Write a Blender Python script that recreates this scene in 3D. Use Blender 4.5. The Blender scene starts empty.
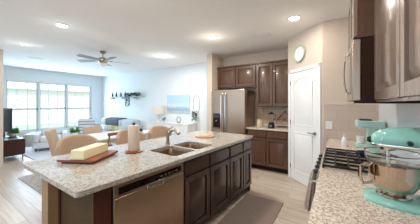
import bpy, bmesh, math, random
from mathutils import Vector, Matrix
random.seed(7)
PI = math.pi
SC = bpy.context.scene
COL = SC.collection

# ------------------------------------------------------------ camera, sky, exposure
cam_d = bpy.data.cameras.new('camera')
cam_d.sensor_width = 36
cam_d.lens = 195 / 420 * 36
cam_d.shift_y = -8 / 420
cam_d.clip_start = 0.02
cam = bpy.data.objects.new('camera', cam_d)
COL.objects.link(cam)
cam.location = (0, 0, 1.45)
cam.rotation_euler = (PI / 2, 0, math.radians(33))
SC.camera = cam

world = bpy.data.worlds.new('sky')
SC.world = world
world.use_nodes = True
wn = world.node_tree.nodes
wl = world.node_tree.links
wn['Background'].inputs[0].default_value = (0.74, 0.87, 1.0, 1)
wn['Background'].inputs[1].default_value = 2.0

SC.view_settings.view_transform = 'Standard'
SC.view_settings.look = 'None'
SC.view_settings.gamma = 1
SC.view_settings.use_curve_mapping = False
SC.view_settings.exposure = -0.06


def area(name, loc, rot, size, power, color, sy=None, shape=None):
    l = bpy.data.lights.new(name, 'AREA')
    l.energy = power
    l.color = color
    l.size = size
    if sy:
        l.shape = 'RECTANGLE'
        l.size_y = sy
    if shape:
        l.shape = shape
    o = bpy.data.objects.new(name, l)
    COL.objects.link(o)
    o.location = loc
    o.rotation_euler = rot
    return o


# daylight entering through the living room windows
area('window_daylight', (-9.35, 3.2, 1.4), (0, math.radians(-90), 0), 1.8, 115, (0.55, 0.78, 1.0), 2.9)
sun_d = bpy.data.lights.new('sun', 'SUN')
sun_d.energy = 3.4
sun_d.angle = 0.02
sun = bpy.data.objects.new('sun', sun_d)
COL.objects.link(sun)
sun.rotation_euler = (math.radians(-25), math.radians(45), 0)   # high over the roof, on the lawn and the house outside
WARM = (1.0, 0.90, 0.79)
COOL = (0.89, 0.95, 1.0)


# ------------------------------------------------------------ materials
def srgb(c):
    if isinstance(c, str):
        c = [int(c[i:i + 2], 16) / 255 for i in (0, 2, 4)]
    return tuple((x / 12.92 if x <= 0.04045 else ((x + 0.055) / 1.055) ** 2.4) for x in c) + (1,)


def base_mat(name, color, rough=0.6, metal=0.0, spec=0.5, bump=0.0, bscale=60, vary=0.0, vscale=6, stretch=None, coat=0, trans=0, emit=None, es=0, ior=1.45, alpha=1):
    m = bpy.data.materials.new(name)
    m.use_nodes = True
    nt = m.node_tree
    b = nt.nodes['Principled BSDF']
    b.inputs['Base Color'].default_value = srgb(color)
    b.inputs['Roughness'].default_value = rough
    b.inputs['Metallic'].default_value = metal
    b.inputs['Specular IOR Level'].default_value = spec
    b.inputs['Coat Weight'].default_value = coat
    b.inputs['Transmission Weight'].default_value = trans
    b.inputs['IOR'].default_value = ior
    b.inputs['Alpha'].default_value = alpha
    if emit:
        b.inputs['Emission Color'].default_value = srgb(emit)
        b.inputs['Emission Strength'].default_value = es
    tc = nt.nodes.new('ShaderNodeTexCoord')
    mp = nt.nodes.new('ShaderNodeMapping')
    nt.links.new(tc.outputs['Object'], mp.inputs[0])
    if stretch:
        mp.inputs['Scale'].default_value = stretch
    nz = nt.nodes.new('ShaderNodeTexNoise')
    nt.links.new(mp.outputs[0], nz.inputs['Vector'])
    nz.inputs['Scale'].default_value = vscale
    nz.inputs['Detail'].default_value = 6
    if vary:
        mix = nt.nodes.new('ShaderNodeMix')
        mix.data_type = 'RGBA'
        c = srgb(color)
        mix.inputs[6].default_value = tuple(min(1, x * (1 - vary)) for x in c[:3]) + (1,)
        mix.inputs[7].default_value = tuple(min(1, x * (1 + vary)) for x in c[:3]) + (1,)
        nt.links.new(nz.outputs['Fac'], mix.inputs[0])
        nt.links.new(mix.outputs[2], b.inputs['Base Color'])
    if bump:
        n2 = nt.nodes.new('ShaderNodeTexNoise')
        n2.inputs['Scale'].default_value = bscale
        nt.links.new(mp.outputs[0], n2.inputs['Vector'])
        bp = nt.nodes.new('ShaderNodeBump')
        bp.inputs['Strength'].default_value = bump
        bp.inputs['Distance'].default_value = 0.01
        nt.links.new(n2.outputs['Fac'], bp.inputs['Height'])
        nt.links.new(bp.outputs[0], b.inputs['Normal'])
    return m


def granite(name, light, mid, dark, scale=1.0):
    m = bpy.data.materials.new(name)
    m.use_nodes = True
    nt = m.node_tree
    b = nt.nodes['Principled BSDF']
    b.inputs['Roughness'].default_value = 0.09
    tc = nt.nodes.new('ShaderNodeTexCoord')
    n1 = nt.nodes.new('ShaderNodeTexNoise')
    n1.inputs['Scale'].default_value = 38 * scale
    n1.inputs['Detail'].default_value = 5
    n2 = nt.nodes.new('ShaderNodeTexNoise')
    n2.inputs['Scale'].default_value = 95 * scale
    n2.inputs['Detail'].default_value = 3
    n3 = nt.nodes.new('ShaderNodeTexNoise')
    n3.inputs['Scale'].default_value = 7 * scale
    for n in (n1, n2, n3):
        nt.links.new(tc.outputs['Object'], n.inputs['Vector'])
    r1 = nt.nodes.new('ShaderNodeValToRGB')
    r1.color_ramp.elements[0].position = 0.40
    r1.color_ramp.elements[0].color = srgb(mid)
    r1.color_ramp.elements[1].position = 0.52
    r1.color_ramp.elements[1].color = srgb(light)
    nt.links.new(n1.outputs['Fac'], r1.inputs[0])
    r2 = nt.nodes.new('ShaderNodeValToRGB')
    r2.color_ramp.elements[0].position = 0.34
    r2.color_ramp.elements[0].color = (1, 1, 1, 1)
    r2.color_ramp.elements[1].position = 0.42
    r2.color_ramp.elements[1].color = (0, 0, 0, 1)
    nt.links.new(n2.outputs['Fac'], r2.inputs[0])
    mx = nt.nodes.new('ShaderNodeMix')
    mx.data_type = 'RGBA'
    nt.links.new(r2.outputs[0], mx.inputs[0])
    nt.links.new(r1.outputs[0], mx.inputs[6])
    mx.inputs[7].default_value = srgb(dark)
    mx2 = nt.nodes.new('ShaderNodeMix')
    mx2.data_type = 'RGBA'
    mx2.blend_type = 'MULTIPLY'
    mx2.inputs[0].default_value = 0.35
    r3 = nt.nodes.new('ShaderNodeValToRGB')
    r3.color_ramp.elements[0].position = 0.35
    r3.color_ramp.elements[0].color = (0.78, 0.75, 0.71, 1)
    r3.color_ramp.elements[1].position = 0.6
    r3.color_ramp.elements[1].color = (1, 1, 1, 1)
    nt.links.new(n3.outputs['Fac'], r3.inputs[0])
    nt.links.new(mx.outputs[2], mx2.inputs[6])
    nt.links.new(r3.outputs[0], mx2.inputs[7])
    nt.links.new(mx2.outputs[2], b.inputs['Base Color'])
    return m


def brick_mat(name, c1, c2, mortar, bw, rh, ms, rough, rot=(0, 0, 0), offset=0.5, grain=None, bump=0.3):
    m = bpy.data.materials.new(name)
    m.use_nodes = True
    nt = m.node_tree
    b = nt.nodes['Principled BSDF']
    b.inputs['Roughness'].default_value = rough
    tc = nt.nodes.new('ShaderNodeTexCoord')
    mp = nt.nodes.new('ShaderNodeMapping')
    mp.inputs['Rotation'].default_value = rot
    nt.links.new(tc.outputs['Object'], mp.inputs[0])
    br = nt.nodes.new('ShaderNodeTexBrick')
    br.offset = offset
    br.inputs['Scale'].default_value = 1
    br.inputs['Brick Width'].default_value = bw
    br.inputs['Row Height'].default_value = rh
    br.inputs['Mortar Size'].default_value = ms
    br.inputs['Color1'].default_value = srgb(c1)
    br.inputs['Color2'].default_value = srgb(c2)
    br.inputs['Mortar'].default_value = srgb(mortar)
    nt.links.new(mp.outputs[0], br.inputs['Vector'])
    out = br.outputs['Color']
    if grain:
        nz = nt.nodes.new('ShaderNodeTexNoise')
        nz.inputs['Scale'].default_value = 3
        nz.inputs['Detail'].default_value = 8
        m2 = nt.nodes.new('ShaderNodeMapping')
        m2.inputs['Scale'].default_value = grain
        nt.links.new(tc.outputs['Object'], m2.inputs[0])
        nt.links.new(m2.outputs[0], nz.inputs['Vector'])
        rp = nt.nodes.new('ShaderNodeValToRGB')
        rp.color_ramp.elements[0].position = 0.35
        rp.color_ramp.elements[0].color = (0.76, 0.73, 0.70, 1)
        rp.color_ramp.elements[1].position = 0.6
        rp.color_ramp.elements[1].color = (1, 1, 1, 1)
        nt.links.new(nz.outputs['Fac'], rp.inputs[0])
        mx = nt.nodes.new('ShaderNodeMix')
        mx.data_type = 'RGBA'
        mx.blend_type = 'MULTIPLY'
        mx.inputs[0].default_value = 0.8
        nt.links.new(out, mx.inputs[6])
        nt.links.new(rp.outputs[0], mx.inputs[7])
        out = mx.outputs[2]
    nt.links.new(out, b.inputs['Base Color'])
    if bump:
        bp = nt.nodes.new('ShaderNodeBump')
        bp.inputs['Strength'].default_value = bump
        bp.inputs['Distance'].default_value = 0.002
        bp.invert = True
        nt.links.new(br.outputs['Fac'], bp.inputs['Height'])
        nt.links.new(bp.outputs[0], b.inputs['Normal'])
    return m


def wood(name, color, rough=0.4, grain=(1, 1, 0.12), vary=0.35, vs=14, coat=0.0):
    return base_mat(name, color, rough, vary=vary, vscale=vs, stretch=grain, bump=0.05, bscale=90, coat=coat)


M = {}
M['wall'] = base_mat('wall_paint', 'd3c5b7', 0.85, bump=0.03, bscale=250)
M['wall_cool'] = base_mat('living_wall_paint', 'e6e9e9', 0.85, bump=0.03, bscale=250)
M['ceiling'] = base_mat('ceiling_paint', 'f1eeea', 0.9, bump=0.05, bscale=200)
M['white'] = base_mat('white_trim_paint', 'e6e7e6', 0.45)
M['floor'] = brick_mat('oak_plank_floor', 'd5c9bb', 'bcab99', '9a8b7b', 1.3, 0.16, 0.003, 0.33, grain=(0.6, 9, 1))
M['pony'] = base_mat('tan_painted_panel', 'a08262', 0.6)
M['cab'] = wood('dark_stained_cabinet_wood', '573c2d', 0.32, coat=0.15)
M['cab_island'] = wood('espresso_cabinet_wood', '46332a', 0.3, coat=0.4)
M['cab_back'] = wood('brown_stained_cabinet_wood', '5f4535', 0.33, coat=0.15)
M['cab_dark'] = base_mat('cabinet_shadow_gap', '17110d', 0.7)
M['raw_wood'] = wood('unfinished_cabinet_underside', 'b98c66', 0.7)
M['redwood'] = wood('reddish_brown_end_panel', '4a2418', 0.4)
M['granite_i'] = granite('island_granite', 'c0bcb5', 'a2978a', '665a4e', 1.3)
M['granite_c'] = granite('counter_granite', 'e6dccf', 'b9aa9c', '4f3c31', 1.6)
M['steel'] = base_mat('brushed_stainless_steel', 'b09e8d', 0.3, metal=1, vary=0.08, vscale=5, stretch=(1, 1, 0.05))
M['steel_dw'] = base_mat('dishwasher_stainless_steel', 'b3a08c', 0.34, metal=1, vary=0.08, vscale=5, stretch=(1, 1, 0.05))
M['steel_h'] = base_mat('range_stainless_steel', 'b5a99c', 0.3, metal=1)
M['chrome'] = base_mat('polished_chrome', 'd8d5d0', 0.08, metal=1)
M['nickel'] = base_mat('brushed_nickel', 'a59a8e', 0.28, metal=1)
M['black'] = base_mat('black_plastic', '16161a', 0.35)
M['blackgloss'] = base_mat('black_glass', '0b0a0a', 0.08, coat=0.5)
M['iron'] = base_mat('black_cast_iron', '1b1716', 0.5)
M['brownside'] = base_mat('dark_brown_metal_casing', '2e1a10', 0.7, spec=0.2)
M['teal'] = base_mat('aqua_green_enamel', '8cc9bf', 0.16, coat=0.6)
M['mint'] = base_mat('pale_mint_plastic', 'b5d6cc', 0.25, coat=0.3)
M['glass'] = base_mat('clear_glass', 'ffffff', 0.02, trans=1.0, ior=1.35)
M['pane'] = base_mat('window_pane_glass', 'ffffff', 0.0, trans=1.0, ior=1.02)
M['bulb'] = base_mat('lit_lamp_lens', 'ffffff', 0.5, emit='fff4e6', es=14)
M['shade'] = base_mat('linen_lamp_shade', 'c9c0b6', 0.8, emit='fff0dc', es=0.18)
M['boardred'] = wood('red_brown_cutting_board_wood', '87482f', 0.3, grain=(0.25, 1, 1), vs=25)
M['butter'] = base_mat('pale_yellow_cheese', 'e8dfb8', 0.5, vary=0.05)
M['paper'] = base_mat('quilted_paper_towel', 'd8c6b4', 0.95, bump=0.4, bscale=90)
M['redbase'] = wood('red_stained_wood', '8f3f2a', 0.3)
M['lightwood'] = wood('light_bamboo_wood', 'cfa981', 0.4)
M['chairfab'] = base_mat('tan_linen_upholstery', 'b9a18b', 0.9, bump=0.2, bscale=300)
M['chairwood'] = wood('mid_brown_turned_wood', '8d6648', 0.45)
M['tablewood'] = base_mat('whitewashed_table_top', 'd8d3ca', 0.35, vary=0.06)
M['consolewood'] = wood('dark_cherry_console_wood', '3c1d17', 0.35)
M['leaf'] = base_mat('green_leaf', '5d8f48', 0.6, vary=0.35, vscale=30)
M['leafdk'] = base_mat('dusky_green_leaf', '55695a', 0.6, vary=0.3, vscale=30)
M['pot'] = base_mat('white_ceramic', 'e6e6e4', 0.25)
M['sofagrey'] = base_mat('pale_grey_sofa_fabric', 'c6cbcf', 0.95, bump=0.2, bscale=200)
M['sofawhite'] = base_mat('white_slipcover_fabric', 'e6e9ec', 0.95, bump=0.2, bscale=200)
M['throw'] = base_mat('grey_knit_throw', '66676c', 0.98, bump=0.5, bscale=140, vary=0.15, vscale=50)
M['fluffy'] = base_mat('cream_fluffy_throw', 'ddd6ca', 1.0, bump=1.0, bscale=80, vary=0.15, vscale=40)
M['cushion'] = base_mat('yellow_green_print_cushion', 'c2bc90', 0.9, vary=0.35, vscale=22)
M['darkcush'] = base_mat('black_cushion_fabric', '262a30', 0.9)
M['mat'] = base_mat('dark_taupe_kitchen_mat', '8e8077', 0.85, bump=0.3, bscale=150, vary=0.1, vscale=40)
M['rug'] = base_mat('patterned_grey_area_rug', 'b0a9a2', 0.98, vary=0.45, vscale=11, bump=0.3, bscale=200)
M['rugw'] = base_mat('pale_shag_rug', 'd4d8dc', 1.0, bump=0.4, bscale=200)
M['tvside'] = base_mat('dark_blue_grey_tv_plastic', '2f3b48', 0.35)
M['fanblade'] = base_mat('grey_fan_blade', '8d949b', 0.45)
M['pony_end'] = wood('olive_brown_end_panel', '47300f', 0.7)
M['lightcream'] = base_mat('cream_glazed_ceramic', 'd8cbb4', 0.3)
M['rust'] = base_mat('dark_rusty_metal', '4b342a', 0.5)
M['cooktop'] = base_mat('cooktop_steel', 'cdc1b4', 0.4, metal=0.3)
M['cab_gloss'] = wood('taupe_brown_glossy_cabinet_wood', '836f61', 0.25, coat=0.3)
M['bowlsteel'] = base_mat('polished_bowl_steel', 'c9b8a8', 0.1, metal=1)
M['palewood'] = wood('pale_washed_wood', 'cdbba6', 0.6)
M['frame'] = base_mat('silver_picture_frame', 'c8ccce', 0.35)
M['tvside_l'] = base_mat('slate_grey_resin', '6d767c', 0.6)
M['shelfwhite'] = base_mat('pale_grey_shelf', 'b4bcc0', 0.5)
M['bottledk'] = base_mat('dark_bottle_glass', '1d2522', 0.15)
M['leafpot'] = base_mat('dark_green_pot', '27332d', 0.4)
M['leafdk2'] = base_mat('dark_trailing_leaf', '5a6f62', 0.6, vary=0.3, vscale=30)
M['stripe'] = base_mat('pale_blue_striped_fabric', 'c3cdd6', 0.9)
_nt = M['stripe'].node_tree
_wv = _nt.nodes.new('ShaderNodeTexWave')
_wv.bands_direction = 'Z'
_wv.inputs['Scale'].default_value = 3.2
_rp = _nt.nodes.new('ShaderNodeValToRGB')
_rp.color_ramp.interpolation = 'CONSTANT'
_rp.color_ramp.elements[0].color = srgb('dfe4e8')
_rp.color_ramp.elements[1].position = 0.6
_rp.color_ramp.elements[1].color = srgb('98a6b4')
_nt.links.new(_nt.nodes['Texture Coordinate'].outputs['Object'], _wv.inputs['Vector'])
_nt.links.new(_wv.outputs['Color'], _rp.inputs[0])
_nt.links.new(_rp.outputs[0], _nt.nodes['Principled BSDF'].inputs['Base Color'])
M['sinksteel'] = base_mat('satin_sink_steel', 'a98f78', 0.3, metal=1)  # brown tint puts the warm reflections into the steel colour
M['wicker'] = base_mat('pale_wicker', 'b9b1a6', 0.9, bump=0.6, bscale=60, vary=0.2, vscale=40)
M['clockface'] = base_mat('white_clock_face', 'f1f4ee', 0.4)
M['clockrim'] = base_mat('pale_sage_clock_rim', 'b7c6b8', 0.3)
M['navy'] = base_mat('navy_blue_glaze', '1d2c48', 0.15)
M['towel'] = base_mat('taupe_woven_towel', 'b09f93', 0.98, bump=0.5, bscale=160, vary=0.25, vscale=60)
M['grass'] = base_mat('lawn_grass', 'a9bfa0', 0.95, vary=0.2, vscale=3)
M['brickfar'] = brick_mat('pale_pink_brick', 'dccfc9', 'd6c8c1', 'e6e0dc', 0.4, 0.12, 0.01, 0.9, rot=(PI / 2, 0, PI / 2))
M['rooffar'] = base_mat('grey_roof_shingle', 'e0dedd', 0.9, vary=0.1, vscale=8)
M['blind'] = base_mat('white_blind_slat', 'e9eef3', 0.5)
M['tile'] = brick_mat('taupe_wall_tile', 'c9b9ab', 'c3b2a4', 'b9a89a', 0.30, 0.15, 0.003, 0.3, rot=(PI / 2, 0, 0))
M['tile_r'] = brick_mat('pale_glossy_wall_tile', 'd3d8dc', 'ccd2d6', 'bcc0c2', 0.30, 0.15, 0.003, 0.15, rot=(PI / 2, 0, PI / 2))
M['tile_d'] = brick_mat('diagonal_tumbled_tile', 'cdb9a3', 'c0a890', 'b39a84', 0.07, 0.07, 0.004, 0.5, rot=(PI / 2, 0, 0), offset=0)
_mp = [n for n in M['tile_d'].node_tree.nodes if n.type == 'MAPPING'][0]
_mp.inputs['Rotation'].default_value = (PI / 2, PI / 4, 0)


def picture_mat():
    m = bpy.data.materials.new('seascape_print')
    m.use_nodes = True
    nt = m.node_tree
    b = nt.nodes['Principled BSDF']
    b.inputs['Roughness'].default_value = 0.15
    tc = nt.nodes.new('ShaderNodeTexCoord')
    sp = nt.nodes.new('ShaderNodeSeparateXYZ')
    nt.links.new(tc.outputs['Object'], sp.inputs[0])
    nz = nt.nodes.new('ShaderNodeTexNoise')
    nz.inputs['Scale'].default_value = 7
    nt.links.new(tc.outputs['Object'], nz.inputs['Vector'])
    ma = nt.nodes.new('ShaderNodeMath')
    ma.operation = 'MULTIPLY_ADD'
    nt.links.new(nz.outputs['Fac'], ma.inputs[0])
    ma.inputs[1].default_value = 0.12
    nt.links.new(sp.outputs['Z'], ma.inputs[2])
    r = nt.nodes.new('ShaderNodeValToRGB')
    e = r.color_ramp.elements
    e[0].position = 0.06
    e[0].color = srgb('dfe3e2')
    e[1].position = 0.62
    e[1].color = srgb('b9d6ea')
    for p, c in ((0.16, '9fb9c9'), (0.24, 'afcbdc'), (0.30, 'e0e9ee'), (0.42, 'c2d7e6')):
        x = e.new(p)
        x.color = srgb(c)
    nt.links.new(ma.outputs[0], r.inputs[0])
    nt.links.new(r.outputs[0], b.inputs['Base Color'])
    return m


M['picture'] = picture_mat()


# ------------------------------------------------------------ mesh helpers
class MB:
    def __init__(self):
        self.bm = bmesh.new()
        self.T = Matrix()

    def v(self, p):
        return self.bm.verts.new(self.T @ Vector(p))

    def box(self, x0, x1, y0, y1, z0, z1):
        vs = [self.v(p) for p in ((x0, y0, z0), (x1, y0, z0), (x1, y1, z0), (x0, y1, z0), (x0, y0, z1), (x1, y0, z1), (x1, y1, z1), (x0, y1, z1))]
        for f in ((3, 2, 1, 0), (4, 5, 6, 7), (0, 1, 5, 4), (1, 2, 6, 5), (2, 3, 7, 6), (3, 0, 4, 7)):
            self.bm.faces.new([vs[i] for i in f])
        return self

    def frustum(self, a, b):
        """a, b: two rings of points (lists), joined and capped"""
        va = [self.v(p) for p in a]
        vb = [self.v(p) for p in b]
        n = len(va)
        for i in range(n):
            self.bm.faces.new((va[i], va[(i + 1) % n], vb[(i + 1) % n], vb[i]))
        self.bm.faces.new(va[::-1])
        self.bm.faces.new(vb)
        return self

    def loft(self, rings, cap=True):
        R = [[self.v(p) for p in r] for r in rings]
        n = len(R[0])
        for a, b in zip(R, R[1:]):
            for i in range(n):
                self.bm.faces.new((a[i], a[(i + 1) % n], b[(i + 1) % n], b[i]))
        if cap:
            self.bm.faces.new(R[0][::-1])
            self.bm.faces.new(R[-1])
        return self

    def prism(self, poly, z0, z1):
        return self.frustum([(x, y, z0) for x, y in poly], [(x, y, z1) for x, y in poly])

    def cyl(self, p0, p1, r0, r1=None, n=20):
        r1 = r0 if r1 is None else r1
        p0, p1 = Vector(p0), Vector(p1)
        d = (p1 - p0).normalized()
        q = d.to_track_quat('Z', 'Y')
        ring = lambda p, r: [p + q @ Vector((r * math.cos(2 * PI * i / n), r * math.sin(2 * PI * i / n), 0)) for i in range(n)]
        return self.frustum(ring(p0, r0), ring(p1, r1))

    def lathe(self, prof, c=(0, 0, 0), n=28, sx=1, sy=1):
        rings = [[(c[0] + sx * r * math.cos(2 * PI * i / n), c[1] + sy * r * math.sin(2 * PI * i / n), c[2] + z) for i in range(n)] for r, z in prof]
        return self.loft(rings)

    def tube(self, pts, r, n=10, closed=False):
        pts = [Vector(p) for p in pts]
        rings = []
        k = len(pts)
        up = Vector((0, 0, 1))
        for i, p in enumerate(pts):
            a = pts[(i - 1) % k] if (closed or i > 0) else p
            b = pts[(i + 1) % k] if (closed or i < k - 1) else p
            d = (b - a).normalized()
            u = up if abs(d.dot(up)) < 0.95 else Vector((0, 1, 0))
            s = d.cross(u).normalized()
            t = s.cross(d).normalized()
            rr = r[i] if isinstance(r, (list, tuple)) else r
            rings.append([p + rr * (math.cos(2 * PI * j / n) * s + math.sin(2 * PI * j / n) * t) for j in range(n)])
        if closed:
            rings.append(rings[0])
        return self.loft(rings, cap=not closed)

    def sphere(self, c, r, s=(1, 1, 1), n=16):
        m = 10
        rings = []
        for k in range(m + 1):
            a = -PI / 2 + PI * k / m
            rr = max(0.001, math.cos(a))
            rings.append([(c[0] + r * s[0] * rr * math.cos(2 * PI * i / n), c[1] + r * s[1] * rr * math.sin(2 * PI * i / n), c[2] + r * s[2] * math.sin(a)) for i in range(n)])
        return self.loft(rings)

    def quad(self, a, b, c, d):
        self.bm.faces.new([self.v(p) for p in (a, b, c, d)])
        return self

    def done(self, name, mat, parent=None, bevel=0, seg=2, smooth=True, sub=0, solid=0, loc=None):
        bm = self.bm
        bmesh.ops.remove_doubles(bm, verts=bm.verts, dist=1e-6)
        bmesh.ops.recalc_face_normals(bm, faces=bm.faces)
        if loc is not None:
            bmesh.ops.translate(bm, verts=bm.verts, vec=-Vector(loc))
        me = bpy.data.meshes.new(name)
        bm.to_mesh(me)
        bm.free()
        me.materials.append(M[mat] if isinstance(mat, str) else mat)
        o = bpy.data.objects.new(name, me)
        COL.objects.link(o)
        if loc is not None:
            o.location = loc
        if parent:
            o.parent = parent
        if smooth:
            for p in me.polygons:
                p.use_smooth = True
            try:
                me.set_sharp_from_angle(angle=math.radians(35))
            except Exception:
                pass
        if solid:
            m = o.modifiers.new('solid', 'SOLIDIFY')
            m.thickness = solid
            m.offset = 0
        if bevel:
            m = o.modifiers.new('bevel', 'BEVEL')
            m.width = bevel
            m.segments = seg
            m.limit_method = 'ANGLE'
            m.angle_limit = math.radians(35)
        if sub:
            m = o.modifiers.new('sub', 'SUBSURF')
            m.levels = sub
            m.render_levels = sub
        return o


def B(*a):
    return MB().box(*a)


def tag(o, label, cat, group=None):
    o['label'] = label
    o['category'] = cat
    if group:
        o['group'] = group
    return o


def thing(name, label, cat, loc=(0, 0, 0), rz=0, group=None):
    o = bpy.data.objects.new(name, None)
    COL.objects.link(o)
    o.location = loc
    o.rotation_euler = (0, 0, rz)
    o.empty_display_size = 0.1
    return tag(o, label, cat, group)


def struct(o):
    o['kind'] = 'structure'
    return o


def copy_tree(o, label=None, parent=None):
    c = o.copy()
    COL.objects.link(c)
    if parent:
        c.parent = parent
    if label:
        c['label'] = label
    for ch in list(o.children):
        copy_tree(ch, None, c)
    return c


C = 2.75
# ------------------------------------------------------------ the setting
struct(B(-9.7, 0.7, -3.2, 5.3, -0.1, 0).done('floor', 'floor', smooth=False))
struct(B(-9.7, 0.7, -3.2, 5.3, C, C + 0.1).done('ceiling', 'ceiling', smooth=False))
WIN = [(1.80, 2.66), (2.70, 3.58), (3.62, 4.56)]
WZ0, WZ1 = 0.45, 2.28
w = MB()
w.box(-9.65, -9.5, 1.0, 5.3, 0, WZ0).box(-9.65, -9.5, 1.0, 5.3, WZ1, C)
ys = [1.0] + [t for a in WIN for t in a] + [5.3]
for i in range(0, len(ys), 2):
    w.box(-9.65, -9.5, ys[i], ys[i + 1], WZ0, WZ1)
struct(w.done('wall_window', 'wall_cool', smooth=False))
for i, (a, b) in enumerate(WIN):
    f = MB()
    zm = 1.26
    for z0, z1 in ((WZ0, WZ0 + 0.05), (zm - 0.03, zm + 0.03), (WZ1 - 0.05, WZ1)):
        f.box(-9.60, -9.54, a, b, z0, z1)
    for y0, y1 in ((a, a + 0.04), (b - 0.04, b)):
        f.box(-9.60, -9.54, y0, y1, WZ0, WZ1)
    # muntin bars between the panes
    for k in (1, 2):
        yy = a + (b - a) * k / 3
        f.box(-9.585, -9.565, yy - 0.008, yy + 0.008, WZ0, WZ1)
    for zz in (0.85, 1.6, 1.94):
        f.box(-9.585, -9.565, a, b, zz - 0.008, zz + 0.008)
    wf = struct(f.done('window_%d' % (i + 1), 'white'))
    g = B(-9.577, -9.573, a + 0.02, b - 0.02, WZ0 + 0.02, WZ1 - 0.02).done('window_pane', 'pane', wf)
    # horizontal blind in each opening
    bl = thing('window_blind', ['white slatted blind over the left living room window, beside the television', 'white slatted blind over the middle living room window', 'white slatted blind over the right living room window, nearest the corner'][i], 'blind', (-9.52, (a + b) / 2, WZ1), group='window blinds')
    hw = (b - a) / 2 - 0.015
    B(-0.02, 0.02, -hw, hw, -0.05, -0.002).done('headrail', 'blind', bl)
    s = MB()
    z = -0.08
    while z > WZ0 - WZ1 + 0.04:
        s.quad((-0.014, -hw, z + 0.003), (0.014, -hw, z - 0.003), (0.014, hw, z - 0.003), (-0.014, hw, z + 0.003))
        z -= 0.045
    s.done('slats', 'blind', bl)
    B(-0.014, 0.014, -hw, hw, WZ0 - WZ1 + 0.005, WZ0 - WZ1 + 0.025).done('bottom_rail', 'blind', bl)
# casing and sill round the three windows
t = MB()
t.box(-9.5, -9.47, 1.72, 4.64, WZ1, WZ1 + 0.08).box(-9.5, -9.44, 1.68, 4.68, WZ0 - 0.05, WZ0)
t.box(-9.5, -9.47, 1.72, 1.80, WZ0, WZ1).box(-9.5, -9.47, 4.56, 4.64, WZ0, WZ1).box(-9.5, -9.48, 2.66, 2.70, WZ0, WZ1).box(-9.5, -9.48, 3.58, 3.62, WZ0, WZ1)
struct(t.done('trim_1', 'white', bevel=0.004))
struct(B(-9.5, -2.83, 5.05, 5.2, 0, C).done('wall_living', 'wall_cool', smooth=False))
struct(B(-2.83, -2.67, 4.2, 5.3, 0, C).done('wall_pier', 'wall', smooth=False))
struct(B(-2.67, -0.7, 4.8, 4.95, 0, C).done('wall_kitchen', 'wall', smooth=False))
struct(MB().prism([(-0.82, 4.8), (-0.82, 4.15), (-0.19, 3.55), (0.5, 3.55), (0.5, 3.7), (-0.13, 3.7), (-0.7, 4.22), (-0.7, 4.8)], 0, C).done('wall_pantry', 'wall', smooth=False))
struct(B(0.5, 0.65, -3.2, 3.7, 0, C).done('wall_right', 'wall', smooth=False))
struct(B(-9.5, -6.7, 1.08, 1.22, 0, C).done('wall_front', 'wall', smooth=False))
struct(B(-6.84, -6.7, -3.2, 1.08, 0, C).done('wall_dining', 'wall', smooth=False))
bb = MB()
bb.box(-9.5, -2.83, 5.035, 5.05, 0, 0.11)
struct(bb.done('baseboard_living', 'white'))
struct(B(-9.5, -9.485, 1.22, 5.03, 0, 0.11).done('baseboard_window', 'white'))
# tile backsplashes
struct(B(-1.72, -0.82, 4.79, 4.8, 0.97, 1.38).done('backsplash_kitchen', 'tile_d', smooth=False))
struct(B(-0.16, 0.5, 3.538, 3.55, 0.92, 1.44).done('backsplash_side', 'tile', smooth=False))
struct(B(-0.165, 0.488, 3.534, 3.55, 1.44, 1.455).done('trim_2', 'wall'))
struct(B(0.488, 0.5, -3.0, 3.538, 0.92, 1.475).done('backsplash_right', 'tile_r', smooth=False))

# pantry door on the diagonal wall : local x along wall, y into the wall
dv = Vector((0.63, -0.60)).normalized()
ang = math.atan2(dv.y, dv.x)
DT = Matrix.Translation((-0.82, 4.15, 0)) @ Matrix.Rotation(ang, 4, 'Z')


def dmb():
    m = MB()
    m.T = DT
    return m


DW0, DW1, DH = 0.095, 0.785, 2.04


def arch_poly(x0, x1, z0, z1, rise, inset=0.0):
    x0 += inset
    x1 -= inset
    z0 += inset
    z1 -= inset
    pts = [(x0, z0), (x1, z0)]
    n = 14
    for i in range(n + 1):
        t_ = i / n
        x = x1 + (x0 - x1) * t_
        pts.append((x, z1 - rise + rise * (math.sin(PI * t_) ** 0.8 if rise else 0)))
    return pts


d = dmb()
d.box(DW0, DW1, -0.012, 0.0, 0.01, DH)
door1 = d.done('door_1', 'white', bevel=0.002)
struct(door1)
for (z0, z1, rise) in ((0.20, 0.92, 0.0), (1.06, 1.93, 0.10)):
    x0, x1 = DW0 + 0.11, DW1 - 0.11
    m_ = dmb()
    pl = arch_poly(x0, x1, z0, z1, rise)
    m_.tube([(x, -0.012, z) for x, z in pl], 0.009, 6, closed=True)
    a = arch_poly(x0, x1, z0, z1, rise, 0.025)
    b = arch_poly(x0, x1, z0, z1, rise, 0.055)
    m_.frustum([(x, -0.011, z) for x, z in a], [(x, -0.019, z) for x, z in b])
    m_.done('door_panel', 'white', door1)
h = dmb()
hx = DW1 - 0.06
h.cyl((hx, -0.012, 0.96), (hx, -0.022, 0.96), 0.03)
h.cyl((hx, -0.022, 0.96), (hx, -0.06, 0.96), 0.011)
h.tube([(hx + 0.01, -0.06, 0.96), (hx - 0.05, -0.062, 0.962), (hx - 0.115, -0.055, 0.958)], [0.011, 0.010, 0.008])
h.done('door_handle', 'nickel', door1)
h = dmb()
for z in (0.25, 1.1, 1.85):
    h.cyl((DW0 + 0.002, -0.018, z - 0.04), (DW0 + 0.002, -0.018, z + 0.04), 0.007, n=8)
h.done('hinge', 'nickel', door1)
t = dmb()
t.box(DW0 - 0.065, DW0 - 0.004, -0.018, 0, 0, DH + 0.07).box(DW1 + 0.004, DW1 + 0.065, -0.018, 0, 0, DH + 0.07).box(DW0 - 0.065, DW1 + 0.065, -0.018, 0, DH + 0.006, DH + 0.07)
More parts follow.
